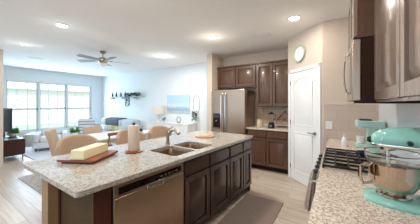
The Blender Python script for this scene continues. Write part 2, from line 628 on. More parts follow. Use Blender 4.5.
struct(t.done('trim_3', 'white', bevel=0.006))

# outside the windows: lawn and a neighbouring house
struct(B(-40, -9.8, -14, 24, -0.5, -0.3).done('lawn', 'grass', smooth=False))
hs = thing('neighbour_house', 'pale pink brick house seen faintly through the living room blinds', 'house', (-22, 5, -0.3))
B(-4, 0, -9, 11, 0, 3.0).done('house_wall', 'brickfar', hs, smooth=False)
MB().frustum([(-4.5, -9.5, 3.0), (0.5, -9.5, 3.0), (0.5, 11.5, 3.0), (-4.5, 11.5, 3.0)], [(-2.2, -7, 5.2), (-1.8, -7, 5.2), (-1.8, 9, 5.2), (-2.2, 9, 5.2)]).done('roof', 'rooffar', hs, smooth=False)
for y in (-6, -1, 4, 8):
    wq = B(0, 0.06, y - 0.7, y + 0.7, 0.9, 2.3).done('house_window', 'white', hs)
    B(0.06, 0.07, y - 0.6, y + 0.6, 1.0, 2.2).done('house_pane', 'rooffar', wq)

# ------------------------------------------------------------ ceiling fixtures
LP = [(-3.8, 1.37, 'recessed ceiling light above the dining table, largest of the left pair'), (-5.68, 1.36, 'recessed ceiling light furthest left, towards the living room window'),
      (-3.95, 3.74, 'small recessed ceiling light in front of the living room back wall'), (-2.02, 3.2, 'recessed ceiling light in front of the refrigerator wall pier'),
      (-0.54, 3.16, 'recessed ceiling light above the pantry door corner'),
      (-2.0, 1.2, 'recessed ceiling light added out of view over the island'), (-0.54, 1.2, 'recessed ceiling light added out of view over the kitchen aisle'), (-2.0, -0.8, 'recessed ceiling light added out of view behind the island'), (-0.54, -0.8, 'recessed ceiling light added out of view at the near end of the kitchen'), (-4.2, -0.8, 'recessed ceiling light added out of view over the entry')]  # these last five are unseen, added to light the kitchen
POW = [9, 14, 36, 28, 9, 12, 10, 12, 10, 8]
for i, (x, y, lb) in enumerate(LP):
    r = thing('ceiling_light', 'white round ' + lb, 'ceiling light', (x, y, C), group='recessed ceiling lights')
    MB().lathe([(0.098, 0), (0.10, -0.006), (0.075, -0.012), (0.07, -0.004), (0.07, 0)], n=32).done('trim_ring', 'white', r)
    MB().lathe([(0.068, -0.0005), (0.068, -0.008), (0.03, -0.0095), (0.001, -0.01)], n=32).done('lens', 'bulb', r)
    kitchen = x > -3
    lp = bpy.data.lights.new('ceiling_glow_fill', 'POINT')  # weak extra point light, added so the ceiling and upper walls glow
    lp.energy = POW[i] * 0.10
    lp.color = WARM if kitchen else COOL
    lp.shadow_soft_size = 0.07
    lo = bpy.data.objects.new('ceiling_glow_fill', lp)
    COL.objects.link(lo)
    lo.location = (x, y, C - 0.22)
    ld = area('lamp_downlight', (x, y, C - 0.02), (0, 0, 0), 0.16, POW[i] * 1.02, WARM if kitchen else COOL, shape='DISK')

v = thing('ceiling_vent', 'white slotted ceiling vent in front of the refrigerator cabinets', 'vent', (-1.16, 3.62, C))
B(-0.17, 0.17, -0.085, 0.085, -0.008, 0).done('frame', 'white', v, bevel=0.003)
q = MB()
for k in range(7):
    q.box(-0.145, 0.145, -0.063 + k * 0.02, -0.055 + k * 0.02, -0.012, -0.008)
q.done('louvre', 'white', v)
v = thing('ceiling_vent', 'faint white ceiling vent near the living room window', 'vent', (-7.15, 1.95, C), rz=PI / 2)
B(-0.17, 0.17, -0.085, 0.085, -0.008, 0).done('frame', 'white', v, bevel=0.003)
q = MB()
for k in range(7):
    q.box(-0.145, 0.145, -0.063 + k * 0.02, -0.055 + k * 0.02, -0.012, -0.008)
q.done('louvre', 'white', v)

# ceiling fan
fan = thing('ceiling_fan', 'brushed nickel ceiling fan with five grey blades over the dining area', 'ceiling fan', (-4.85, 2.6, C))
MB().lathe([(0.065, 0), (0.07, -0.02), (0.045, -0.06), (0.02, -0.07)]).done('canopy', 'nickel', fan)
MB().cyl((0, 0, -0.06), (0, 0, -0.17), 0.012).done('downrod', 'nickel', fan)
MB().lathe([(0.03, -0.15), (0.085, -0.165), (0.11, -0.20), (0.11, -0.25), (0.075, -0.285), (0.05, -0.29)]).done('motor', 'nickel', fan)
MB().lathe([(0.075, -0.29), (0.085, -0.31), (0.06, -0.355), (0.02, -0.375), (0.001, -0.377)]).done('light_bowl', 'pot', fan)
for k in range(5):
    a = math.radians(62 + 72 * k)
    m_ = MB()
    m_.T = Matrix.Rotation(a, 4, 'Z') @ Matrix.Rotation(math.radians(10), 4, 'X')
    m_.prism([(0.16, -0.045), (0.3, -0.065), (0.56, -0.08), (0.62, -0.06), (0.63, 0.0), (0.62, 0.06), (0.56, 0.08), (0.3, 0.065), (0.16, 0.045)], -0.24, -0.232)
    bl = m_.done('blade', 'fanblade', fan)
    m_ = MB()
    m_.T = Matrix.Rotation(a, 4, 'Z')
    m_.box(0.09, 0.22, -0.018, 0.018, -0.236, -0.226)
    m_.done('blade_bracket', 'nickel', bl)


# ------------------------------------------------------------ cabinetry
def panel_front(mb, w, h, fr=0.055, t=0.026, inset=True):
    """raised panel door: x 0..w, z 0..h, front at y=-t, back y=0"""
    mb.box(0, fr, -t, 0, 0, h).box(w - fr, w, -t, 0, 0, h).box(fr, w - fr, -t, 0, 0, fr).box(fr, w - fr, -t, 0, h - fr, h)
    mb.box(fr, w - fr, -t * 0.2, 0, fr, h - fr)
    a, b = fr + 0.008, fr + 0.045
    if w - 2 * b > 0.02 and h - 2 * b > 0.02 and inset:
        mb.frustum([(a, -t * 0.2, a), (w - a, -t * 0.2, a), (w - a, -t * 0.2, h - a), (a, -t * 0.2, h - a)],
                   [(b, -t * 0.85, b), (w - b, -t * 0.85, b), (w - b, -t * 0.85, h - b), (b, -t * 0.85, h - b)])
    return mb


def door(parent, name, T, w, h, mat, inset=True, fr=0.055):
    m_ = MB()
    m_.T = T
    panel_front(m_, w, h, inset=inset, fr=fr)
    return m_.done(name, mat, parent, bevel=0.0025, seg=2)


def slabfront(parent, name, T, w, h, mat):
    m_ = MB()
    m_.T = T
    m_.frustum([(0, 0, 0), (w, 0, 0), (w, 0, h), (0, 0, h)], [(0, -0.012, 0), (w, -0.012, 0), (w, -0.012, h), (0, -0.012, h)])
    m_.frustum([(0, -0.012, 0), (w, -0.012, 0), (w, -0.012, h), (0, -0.012, h)], [(0.01, -0.02, 0.01), (w - 0.01, -0.02, 0.01), (w - 0.01, -0.02, h - 0.01), (0.01, -0.02, h - 0.01)])
    return m_.done(name, mat, parent, bevel=0.002)


def knob(parent, p, mat='nickel'):
    return MB()


# --- island, local frame: origin at the near right corner of the slab, x to the right, y along the aisle
IR = math.radians(-2.9)
IL = Vector((-1.30, 0.54, 0))
LEN = 2.61


def iw(x, y, z=0):
    return IL + Matrix.Rotation(IR, 3, 'Z') @ Vector((x, y, z))


FX = -0.045      # cabinet face
# rotation that turns a front (x width, -y facing) so that it faces +x and runs along +y
RF = Matrix.Rotation(PI / 2, 4, 'Z')

wt = thing('island_worktop', 'speckled grey granite worktop of the kitchen island', 'countertop', IL, IR)
# slab with two sink cut-outs, rounded corners
S1 = (-0.55, -0.115, 0.915, 1.25)     # x0,x1,y0,y1
S2 = (-0.55, -0.115, 1.28, 1.61)


def rrect(x0, x1, y0, y1, r, n=5):
    pts = []
    for cx, cy, a0 in ((x1 - r, y0 + r, -90), (x1 - r, y1 - r, 0), (x0 + r, y1 - r, 90), (x0 + r, y0 + r, 180)):
        for i in range(n + 1):
            a = math.radians(a0 + 90 * i / n)
            pts.append((cx + r * math.cos(a), cy + r * math.sin(a)))
    return pts


def slab_obj(outer, holes, z0, z1, name, mat, parent, bevel=0.006):
    bm = bmesh.new()
    edges = []
    for loop in [outer] + holes:
        vs = [bm.verts.new((x, y, z0)) for x, y in loop]
        for i in range(len(vs)):
            edges.append(bm.edges.new((vs[i], vs[(i + 1) % len(vs)])))
    bmesh.ops.triangle_fill(bm, use_beauty=True, use_dissolve=False, edges=edges)
    ret = bmesh.ops.extrude_face_region(bm, geom=bm.faces[:])
    bmesh.ops.translate(bm, verts=[e for e in ret['geom'] if isinstance(e, bmesh.types.BMVert)], vec=(0, 0, z1 - z0))
    m_ = MB()
    m_.bm.free()
    m_.bm = bm
    return m_.done(name, mat, parent, bevel=bevel, seg=2)


slab_obj([(p_[0] - 0.02 * (p_[0] < -0.5) * (p_[1] > 1) , p_[1] - (0.05 * -p_[0] / 1.13 if p_[1] < 1 else 0)) for p_ in rrect(-1.11, 0, 0, LEN, 0.03)], [rrect(*S1, 0.05), rrect(*S2, 0.05)], 0.885, 0.92, 'slab', 'granite_i', wt, bevel=0.005)

isl = thing('kitchen_island', 'dark wood kitchen island base with tan back panel, under the granite worktop', 'kitchen island', IL, IR)
# carcass in pieces: leave the dishwasher bay open (y .17-.83) and sink room
cz = 0.884
YE = 0.125
m_ = MB()
m_.box(-0.66, FX - 0.002, YE + 0.01, 0.235, 0.0, cz)          # near end block
m_.box(-0.66, FX - 0.002, 0.948, 0.958, 0.10, cz)
m_.box(-0.66, FX - 0.002, 2.56, 2.575, 0.0, cz)
m_.box(-0.66, -0.64, 0.235, 2.56, 0.0, cz)
m_.box(-0.66, FX - 0.08, 0.958, 2.56, 0.0, 0.10)
m_.box(-0.64, FX - 0.002, 0.958, 2.56, 0.10, 0.12)
m_.box(FX - 0.02, FX - 0.002, 0.958, 2.56, 0.12, cz)
m_.done('carcass', 'cab_island', isl)
B(-0.665, -0.058, YE, YE + 0.0095, 0.0, cz).done('end_panel', 'pony_end', isl)
B(FX - 0.0125, FX, YE - 0.012, 0.235, 0.0, cz).done('corner_stile', 'redwood', isl, bevel=0.002)
B(-0.699, -0.667, YE - 0.012, YE + 0.01, 0.0, cz).done('corner_stile', 'redwood', isl, bevel=0.002)
B(-0.865, -0.70, 0.045, 2.575, 0.0, cz - 0.001).done('back_wall', 'pony', isl)
m_ = MB()
m_.box(-0.88, -0.8655, 0.03, 2.59, 0.0, 0.10)
m_.box(-0.895, -0.8655, 0.03, 2.58, cz - 0.05, cz - 0.001)
m_.box(-0.8655, -0.695, 0.03, 0.0445, cz - 0.05, cz - 0.001)
m_.done('trim_moulding', 'pony', isl, bevel=0.003)
B(-0.6995, -0.6605, 0.14, 2.56, 0.0, cz - 0.001).done('filler', 'cab_island', isl)
seams = [0.955, 1.395, 1.86, 2.27, 2.575]
for a, b in zip(seams, seams[1:]):
    T = Matrix.Translation((FX - 0.001, a + 0.012, 0.715)) @ RF
    slabfront(isl, 'drawer', T, b - a - 0.024, 0.14, 'cab_island')
    T = Matrix.Translation((FX - 0.001, a + 0.012, 0.12)) @ RF
    door(isl, 'door', T, b - a - 0.024, 0.575, 'cab_island')

# dishwasher in its bay (front faces +x)
dwr = thing('dishwasher', 'stainless steel dishwasher with pocket handle at the near end of the island', 'dishwasher', iw(FX, 0.592), IR)
hw = 0.352
B(-0.57, -0.004, -hw, hw - 0.05, 0.10, 0.872).done('body', 'black', dwr)
B(-0.05, -0.03, -hw, hw, 0.002, 0.10).done('kick_plate', 'black', dwr)
B(-0.003, 0.022, -hw, hw, 0.10, 0.775).done('door', 'steel_dw', dwr, bevel=0.004)
m_ = MB()
m_.box(-0.003, 0.018, -hw, hw, 0.78, 0.872)
m_.done('control_panel', 'steel_dw', dwr, bevel=0.003)
B(0.018, 0.0205, -hw + 0.035, hw - 0.03, 0.795, 0.848).done('display_strip', 'blackgloss', dwr)
m_ = MB()
for k in range(5):
    m_.box(0.0206, 0.0218, 0.06 + k * 0.045, 0.085 + k * 0.045, 0.812, 0.826)
m_.done('button', 'nickel', dwr)
m_ = MB()
for (y0, y1, z0, z1) in ((-0.085, 0.085, 0.785, 0.80), (-0.085, 0.085, 0.745, 0.757), (-0.085, -0.07, 0.757, 0.785), (0.07, 0.085, 0.757, 0.785)):
    m_.box(0.0225, 0.042, y0, y1, z0, z1)
m_.done('handle', 'chrome', dwr, bevel=0.003)

# sinks
snk = thing('kitchen_sink', 'stainless steel double bowl undermount sink in the island', 'sink', iw(-0.3325, 1.2625, 0.884), IR)
for (x0, x1, y0, y1) in (S1, S2):
    x0, x1, y0, y1 = x0 + 0.3325, x1 + 0.3325, y0 - 1.2625, y1 - 1.2625
    rings = []
    for ins, z, r in ((-0.012, -0.001, 0.062), (0.0, -0.001, 0.05), (0.004, -0.012, 0.05), (0.012, -0.15, 0.05), (0.03, -0.175, 0.045), (0.10, -0.18, 0.03), (0.14, -0.182, 0.01)):
        rings.append([(x, y, z) for x, y in rrect(x0 + ins, x1 - ins, y0 + ins, y1 - ins, r)])
    m_ = MB()
    m_.loft(rings, cap=False)
    m_.bm.faces.new([v_ for v_ in m_.bm.verts][-len(rings[0]):])
    bo = m_.done('basin', 'sinksteel', snk)
    MB().lathe([(0.001, -0.1805), (0.04, -0.1805), (0.042, -0.178), (0.034, -0.178), (0.03, -0.18)], ((x0 + x1) / 2, (y0 + y1) / 2, 0)).done('drain', 'chrome', bo)
fc = thing('faucet', 'brushed nickel single lever faucet behind the island sink', 'faucet', (-1.845, 1.83, 0.92), math.radians(-2))
MB().lathe([(0.03, 0), (0.03, 0.006), (0.024, 0.012), (0.021, 0.06), (0.021, 0.135), (0.024, 0.15), (0.022, 0.172), (0.012, 0.18)]).done('body', 'nickel', fc)
MB().tube([(0, 0, 0.10), (0.03, 0.0, 0.145), (0.07, 0.0, 0.185), (0.12, 0.0, 0.198), (0.17, 0, 0.185), (0.20, 0, 0.155)], [0.017, 0.018, 0.018, 0.018, 0.019, 0.02], 14).done('spout', 'nickel', fc)
MB().tube([(0, 0, 0.17), (-0.004, 0.03, 0.20), (0.02, 0.08, 0.235)], [0.011, 0.009, 0.007]).done('lever', 'nickel', fc)

# --- things on the island
cb = thing('cutting_board', 'red brown wooden cutting board on the near end of the island', 'cutting board', (-2.03, 0.965, 0.92), math.radians(28))
MB().prism(rrect(-0.18, 0.18, -0.20, 0.20, 0.02), 0.014, 0.034).done('board', 'boardred', cb, bevel=0.003)
B(-0.15, 0.15, -0.165, 0.165, 0.0, 0.0138).done('foot', 'redwood', cb)
MB().prism(rrect(-0.06, 0.06, 0.165, 0.182, 0.008), 0.0341, 0.0345).done('slot_shade', 'cab_dark', cb)  # flat dark inlay, shade of a finger slot painted on the board
chz = thing('cheese_block', 'long pale yellow block of cheese on the red brown cutting board', 'cheese', (-2.015, 0.965, 0.955), math.radians(28))
m_ = MB()
m_.frustum([(-0.068, -0.18, 0), (0.068, -0.18, 0), (0.068, 0.18, 0), (-0.068, 0.18, 0)], [(-0.062, -0.175, 0.082), (0.062, -0.175, 0.082), (0.062, 0.175, 0.082), (-0.062, 0.175, 0.082)])
m_.done('block', 'butter', chz, bevel=0.005)

ph = thing('paper_towel_holder', 'paper towel roll on a round red wood holder with a black knob', 'paper towel holder', (-1.88, 1.35, 0.92))
MB().lathe([(0.001, 0), (0.088, 0), (0.092, 0.004), (0.092, 0.012), (0.085, 0.016), (0.001, 0.016)], n=40).done('base', 'redbase', ph)
MB().cyl((0, 0, 0.016), (0, 0, 0.300), 0.009).done('rod', 'iron', ph)
MB().sphere((0, 0, 0.310), 0.015).done('knob', 'black', ph)
MB().lathe([(0.02, 0.018), (0.058, 0.018), (0.0605, 0.022), (0.0605, 0.29), (0.058, 0.294), (0.02, 0.294)], n=40).done('paper_roll', 'paper', ph)

rb = thing('serving_board', 'round light wood serving board near the far end of the island', 'serving board', (-1.80, 2.62, 0.92))
MB().lathe([(0.001, 0), (0.15, 0), (0.158, 0.006), (0.155, 0.018), (0.001, 0.018)], n=40).done('board', 'lightwood', rb)
MB().lathe([(0.001, 0.0182), (0.10, 0.0182), (0.105, 0.024), (0.09, 0.03), (0.001, 0.03)], n=40).done('plate', 'lightwood', rb)

# --- kitchen mat on the floor
tag(MB().prism(rrect(-1.205, -0.645, 1.3, 2.96, 0.02), 0.0, 0.012).done('kitchen_mat', 'mat', bevel=0.004, loc=(-0.92, 2.1, 0)), 'dark taupe floor mat in the aisle along the island', 'mat')

# ------------------------------------------------------------ refrigerator wall
CF = 4.47   # upper cabinet face
ub = thing('wall_cabinet', 'brown wood wall cabinet with two short doors above the refrigerator', 'cabinet', (-2.66, 4.79, 1.86), group=None)
W = 1.06
B(0, W, CF - 4.79, 0, 0.0, 0.53).done('carcass', 'cab_back', ub)
for k in range(2):
    door(ub, 'door', Matrix.Translation((0.03 + k * (W - 0.03) / 2, CF - 4.791, 0.03)), (W - 0.03) / 2 - 0.018, 0.475, 'cab_back')
m_ = MB()
m_.box(-0.005, W, CF - 4.79 - 0.035, 0, 0.531, 0.56)
m_.done('crown_moulding', 'cab_back', ub, bevel=0.006)
ub = thing('wall_cabinet', 'brown wood wall cabinet with two tall doors beside the refrigerator', 'cabinet', (-1.595, 4.785, 1.385))
W = 0.765
B(0, W, CF - 4.785, 0, 0.0, 1.005).done('carcass', 'cab_back', ub)
for k in range(2):
    door(ub, 'door', Matrix.Translation((0.01 + k * (W - 0.01) / 2, CF - 4.786, 0.02)), (W - 0.01) / 2 - 0.008, 0.965, 'cab_back')
m_ = MB()
m_.box(0, W, CF - 4.785 - 0.035, 0, 1.006, 1.035)
m_.done('crown_moulding', 'cab_back', ub, bevel=0.006)
BF = 4.20
bc = thing('base_cabinet', 'brown wood base cabinet with two drawers and two doors beside the refrigerator', 'cabinet', (-1.72, 4.79, 0))
W = 0.89
B(0, W, BF - 4.79, 0, 0.10, 0.884).done('carcass', 'cab_back', bc)
B(0.0, W, BF - 4.79 + 0.07, 0, 0.0, 0.0995).done('toe_kick', 'cab_dark', bc)
for k in range(2):
    x = 0.02 + k * (W - 0.02) / 2
    slabfront(bc, 'drawer', Matrix.Translation((x, BF - 4.791, 0.72)), (W - 0.02) / 2 - 0.02, 0.145, 'cab_back')
    door(bc, 'door', Matrix.Translation((x, BF - 4.791, 0.12)), (W - 0.02) / 2 - 0.02, 0.58, 'cab_back')
wt2 = thing('worktop', 'beige granite worktop beside the refrigerator', 'countertop', (-1.725, 4.785, 0.885))
slab_obj([(0, -0.625), (0.90, -0.625), (0.90, 0), (0, 0)], [], 0, 0.035, 'slab', 'granite_c', wt2)
B(0, 0.90, -0.02, 0, 0.036, 0.085).done('backsplash_strip', 'granite_c', wt2)

fr = thing('refrigerator', 'stainless steel side by side refrigerator with water dispenser', 'refrigerator', (-2.635, 4.11, 0))
FW, FD, FH = 0.90, 0.66, 1.79
B(0, FW, 0.075, FD, 0.02, FH - 0.01).done('casing', 'steel', fr, bevel=0.006)
B(0.02, FW - 0.02, 0.06, 0.075, 0.005, 0.09).done('grille', 'black', fr)
fd = B(0, 0.365, 0, 0.07, 0.10, FH).done('freezer_door', 'steel', fr, bevel=0.012, seg=3)
rd = B(0.373, FW, 0, 0.07, 0.10, FH).done('fridge_door', 'steel', fr, bevel=0.012, seg=3)
for p, x in ((fd, 0.315), (rd, 0.42)):
    MB().tube([(x, -0.002, 0.55), (x, -0.045, 0.60), (x, -0.055, 0.9), (x, -0.055, 1.35), (x, -0.045, 1.65), (x, -0.002, 1.70)], 0.013, 12).done('handle', 'chrome', p)
dp = B(0.06, 0.26, -0.006, 0.0, 0.85, 1.22).done('dispenser', 'blackgloss', fd, bevel=0.003)
B(0.085, 0.235, -0.0085, -0.0062, 1.11, 1.19).done('dispenser_display', 'tvside', dp)
B(0.09, 0.23, -0.03, -0.0062, 0.86, 0.875).done('drip_tray', 'nickel', dp)
MB().cyl((0.16, -0.03, 1.04), (0.16, -0.007, 1.04), 0.02).done('spigot', 'nickel', dp)

# small appliances on that worktop
bd = thing('blender', 'black blender with a clear jar on the worktop beside the refrigerator', 'blender', (-1.21, 4.36, 0.9215))
bd.scale = (0.88, 0.88, 0.88)
MB().lathe([(0.001, 0), (0.085, 0), (0.085, 0.02), (0.068, 0.12), (0.055, 0.15), (0.001, 0.15)]).done('motor_base', 'black', bd)
MB().lathe([(0.001, 0.152), (0.045, 0.152), (0.05, 0.17), (0.07, 0.345), (0.066, 0.345), (0.046, 0.175), (0.001, 0.17)]).done('jar', 'glass', bd)
MB().lathe([(0.001, 0.346), (0.072, 0.346), (0.072, 0.372), (0.03, 0.376), (0.028, 0.40), (0.001, 0.40)]).done('lid', 'black', bd)
MB().tube([(0.06, 0, 0.33), (0.105, 0, 0.32), (0.105, 0, 0.22), (0.052, 0, 0.20)], 0.009).done('handle', 'black', bd)
B(-0.03, 0.03, -0.088, -0.076, 0.03, 0.08).done('control_panel', 'nickel', bd)
cn = thing('canister', 'short cream canister left of the blender', 'canister', (-1.49, 4.40, 0.9215))
MB().lathe([(0.001, 0), (0.06, 0), (0.065, 0.01), (0.065, 0.14), (0.06, 0.15), (0.001, 0.15)]).done('body', 'lightcream', cn)
MB().lathe([(0.001, 0.151), (0.062, 0.151), (0.062, 0.168), (0.012, 0.172), (0.012, 0.185), (0.001, 0.187)]).done('lid', 'lightcream', cn)
# dark metal house shaped rack leaning on the backsplash
rk = thing('wire_rack', 'dark metal house shaped wire rack right of the blender', 'rack', (-0.985, 4.60, 0.922))
h_ = [(-0.17, 0, 0.006), (-0.17, 0, 0.17), (0, 0, 0.36), (0.17, 0, 0.17), (0.17, 0, 0.006)]
MB().tube(h_, 0.007, 8, closed=True).done('frame', 'rust', rk)
MB().tube([(x, 0.13, z) for x, y, z in h_], 0.007, 8, closed=True).done('frame', 'rust', rk)
for a, b in [((x, 0, z), (x, 0.13, z)) for x, y, z in h_] + [((-0.17, 0, 0.17), (0.17, 0, 0.17)), ((-0.085, 0, 0.26), (0.085, 0, 0.09)), ((0.085, 0, 0.26), (-0.085, 0, 0.09))]:
    MB().tube([a, b], 0.005, 6).done('crossbar', 'rust', rk)

# wall clock on the pantry wall
cl = thing('wall_clock', 'round white wall clock with a pale sage rim above the pantry door', 'clock', DT @ Vector((0.35, -0.0005, 2.375)), ang)
def ylathe(prof, n=40):
    m = MB()
    m.T = Matrix.Rotation(PI / 2, 4, 'X')
    return m.lathe(prof, n=n)
ylathe([(0.001, 0), (0.125, 0), (0.15, 0.012), (0.155, 0.03), (0.145, 0.038), (0.128, 0.030), (0.128, 0.016), (0.001, 0.016)]).done('rim', 'clockrim', cl)
ylathe([(0.001, 0.0162), (0.127, 0.0162), (0.127, 0.0175), (0.001, 0.0175)]).done('face', 'clockface', cl)
m_ = MB()
for k in range(12):
    a = PI * k / 6
    r0 = 0.095 if k % 3 else 0.085
    m_.tube([(math.sin(a) * r0, -0.0185, math.cos(a) * r0), (math.sin(a) * 0.112, -0.0185, math.cos(a) * 0.112)], 0.003, 6)
m_.done('hour_mark', 'clockrim', cl)
for a, L in ((math.radians(-15), 0.055), (math.radians(12), 0.085)):
    MB().tube([(0, -0.02, 0), (math.sin(a) * L, -0.02, math.cos(a) * L)], 0.0035, 6).done('hand', 'clockrim', cl)

# ------------------------------------------------------------ range side
R0, R1 = 1.84, 2.62
ct = thing('counter', 'speckled beige granite counter in the foreground right, under the aqua stand mixer', 'countertop', (0, 0, 0.885))
slab_obj([(-0.11, -2.9), (0.487, -2.9), (0.487, R0 - 0.003), (-0.11, R0 - 0.003)], [], 0, 0.035, 'slab', 'granite_c', ct)
ct2 = thing('counter', 'short beige granite counter between the range and the tiled wall', 'countertop', (0, 3.1, 0.885))
slab_obj([(-0.11, R1 + 0.003 - 3.1), (0.487, R1 + 0.003 - 3.1), (0.487, 0.432), (-0.11, 0.432)], [], 0, 0.035, 'slab', 'granite_c', ct2)
RL = Matrix.Rotation(-PI / 2, 4, 'Z')    # fronts that face -x
_k = [R0 - 0.003 - 1.18 * q_ for q_ in range(5)]
for (y0, y1, lb, n) in [(_k[q_ + 1] + 0.001, _k[q_], 'dark wood base cabinet under the foreground granite counter, ' + w_ + ' from the range', 2) for q_, w_ in enumerate(('first', 'second', 'third', 'fourth'))] + [(R1 + 0.003, 3.53, 'dark wood base cabinet between the range and the tiled wall', 2)]:
    b_ = thing('base_cabinet', lb, 'cabinet', (0, y0, 0))
    L = y1 - y0
    B(-0.07, 0.487, 0, L, 0.10, 0.884).done('carcass', 'cab', b_)
    B(0.0, 0.487, 0, L, 0.0, 0.0995).done('toe_kick', 'cab_dark', b_)
    wd = L / n
    for k in range(n):
        T = Matrix.Translation((-0.071, (k + 1) * wd - 0.01, 0.72)) @ RL
        slabfront(b_, 'drawer', T, wd - 0.02, 0.145, 'cab')
        T = Matrix.Translation((-0.071, (k + 1) * wd - 0.01, 0.12)) @ RL
        door(b_, 'door', T, wd - 0.02, 0.58, 'cab')

rg = thing('gas_range', 'stainless gas range with black cast iron grates', 'range', (0, (R0 + R1) / 2, 0))
hw = (R1 - R0) / 2 - 0.003
B(-0.09, 0.485, -hw, hw, 0.03, 0.90).done('body', 'steel_h', rg)
B(-0.115, 0.485, -hw, hw, 0.901, 0.921).done('cooktop', 'cooktop', rg, bevel=0.004)
m_ = MB()
m_.frustum([(-0.091, -hw, 0.82), (-0.091, hw, 0.82), (-0.091, hw, 0.90), (-0.091, -hw, 0.90)], [(-0.15, -hw, 0.825), (-0.15, hw, 0.825), (-0.125, hw, 0.899), (-0.125, -hw, 0.899)])
m_.done('control_panel', 'steel_h', rg, bevel=0.003)
for k in range(5):
    y = -0.30 + 0.15 * k
    kb = MB().cyl((-0.136, y, 0.868), (-0.146, y, 0.865), 0.022).cyl((-0.146, y, 0.865), (-0.168, y, 0.858), 0.018, 0.015).done('knob', 'black', rg)
od = B(-0.13, -0.091, -hw + 0.01, hw - 0.01, 0.20, 0.815).done('oven_door', 'steel_h', rg, bevel=0.004)
B(-0.133, -0.1305, -hw + 0.12, hw - 0.12, 0.33, 0.62).done('window', 'blackgloss', od)
m_ = MB()
m_.tube([(-0.19, -hw + 0.07, 0.77), (-0.19, hw - 0.04, 0.77)], 0.013, 12)
for y in (-hw + 0.10, hw - 0.07):
    m_.tube([(-0.131, y, 0.77), (-0.19, y, 0.77)], 0.010, 8)
m_.done('handle', 'chrome', od)
B(-0.12, -0.091, -hw + 0.01, hw - 0.01, 0.04, 0.19).done('drawer', 'steel_h', rg, bevel=0.004)
for yc in (-0.25, 0.0, 0.25):
    m_ = MB()
    y0, y1 = yc - 0.122, yc + 0.122
    z0, z1 = 0.934, 0.952
    x0, x1 = -0.10, 0.45
    m_.box(x0, x0 + 0.011, y0, y1, z0, z1).box(x1 - 0.011, x1, y0, y1, z0, z1).box(x0, x1, y0, y0 + 0.011, z0, z1).box(x0, x1, y1 - 0.011, y1, z0, z1)
    m_.box(x0, x1, yc - 0.006, yc + 0.006, z0, z1)
    for x in (-0.01, 0.083, 0.175, 0.267, 0.36):
        m_.box(x - 0.005, x + 0.005, y0, y1, z0, z1)
    for x in (x0, x1 - 0.014):
        for y in (y0, y1 - 0.014):
            m_.box(x, x + 0.014, y, y + 0.014, 0.9212, z0)
    m_.done('grate', 'iron', rg, bevel=0.002)
for x, y in ((0.04, -0.25), (0.31, -0.25), (0.175, 0), (0.04, 0.25), (0.31, 0.25)):
    MB().lathe([(0.001, 0), (0.045, 0), (0.042, 0.010), (0.030, 0.0135), (0.001, 0.0135)], (x, y, 0.9212)).done('burner', 'iron', rg)
m_ = MB()
m_.box(0.455, 0.485, -hw, hw, 0.9212, 0.955)
m_.done('rear_vent', 'steel_h', rg, bevel=0.003)

tw = thing('kitchen_towel', 'taupe woven towel hanging from the oven handle', 'towel', (-0.19, 2.17, 0.77))
m_ = MB()
rings = []
for z, cx, rx, ry in ((0.022, 0, 0.012, 0.075), (0.018, 0, 0.020, 0.08), (-0.02, -0.004, 0.026, 0.08), (-0.10, -0.014, 0.030, 0.07), (-0.20, -0.026, 0.036, 0.085), (-0.30, -0.036, 0.042, 0.10), (-0.34, -0.038, 0.038, 0.10), (-0.345, -0.038, 0.02, 0.08)):
    ring = []
    for i in range(40):
        a = 2 * PI * i / 40
        w_ = 1 + (0.12 * math.sin(a * 7) if z < -0.01 else 0)
        ring.append((cx + rx * w_ * math.cos(a), ry * w_ * math.sin(a), z))
    rings.append(ring)
m_.loft(rings).done('cloth', 'towel', tw)

nb = thing('bowl', 'small navy blue bowl on the range behind the stand mixer', 'bowl', (0.21, 2.3, 0.951))
MB().lathe([(0.001, 0), (0.03, 0), (0.04, 0.008), (0.065, 0.055), (0.062, 0.055), (0.036, 0.012), (0.001, 0.008)]).done('body', 'navy', nb)

# microwave and cabinets above
X1 = 0.487
mw = thing('microwave', 'stainless over the range microwave with curved handle and dark side', 'microwave', (0, (R0 + R1) / 2, 1.455))
hm = (R1 - R0) / 2 - 0.002
B(0.155, X1, -hm, hm, 0.0, 0.49).done('casing', 'brownside', mw)
md = B(0.10, 0.153, -hm, hm, 0.02, 0.488).done('door', 'steel', mw, bevel=0.006)
B(0.0975, 0.0998, -hm + 0.25, hm - 0.06, 0.09, 0.43).done('window', 'blackgloss', md)
B(0.0975, 0.0998, -hm + 0.03, -hm + 0.14, 0.09, 0.43).done('keypad', 'blackgloss', md)
MB().tube([(0.099, -0.20, 0.075), (0.07, -0.20, 0.10), (0.055, -0.20, 0.17), (0.050, -0.20, 0.25), (0.055, -0.20, 0.33), (0.07, -0.20, 0.40), (0.099, -0.20, 0.425)], 0.0075, 12).done('handle', 'nickel', md)
m_ = MB()
m_.frustum([(0.115, -hm, 0.0), (X1, -hm, 0.0), (X1, hm, 0.0), (0.115, hm, 0.0)], [(0.10, -hm, -0.004), (X1, -hm, -0.004), (X1, hm, -0.004), (0.10, hm, -0.004)])
m_.done('base_plate', 'steel_h', mw)
uc = thing('wall_cabinet', 'dark wood wall cabinet above the microwave', 'cabinet', (0, (R0 + R1) / 2, 1.95))
B(0.135, X1, -hm, hm, 0, 0.51).done('carcass', 'cab', uc)
for k in range(2):
    T = Matrix.Translation((0.134, -hm + (k + 1) * hm - 0.004, 0.01)) @ RL
    door(uc, 'door', T, hm - 0.008, 0.49, 'cab_gloss')
UF = 0.235
y = R0 - 0.006
edges_ = [1.835, 1.150, 0.62, 0.09, -0.44, -0.97]
names_ = ['glossy taupe wall cabinet beside the microwave', 'glossy taupe wall cabinet with a raised panel door at the right edge of the picture', 'glossy taupe wall cabinet, third from the microwave', 'glossy taupe wall cabinet, fourth from the microwave', 'glossy taupe wall cabinet furthest from the microwave']
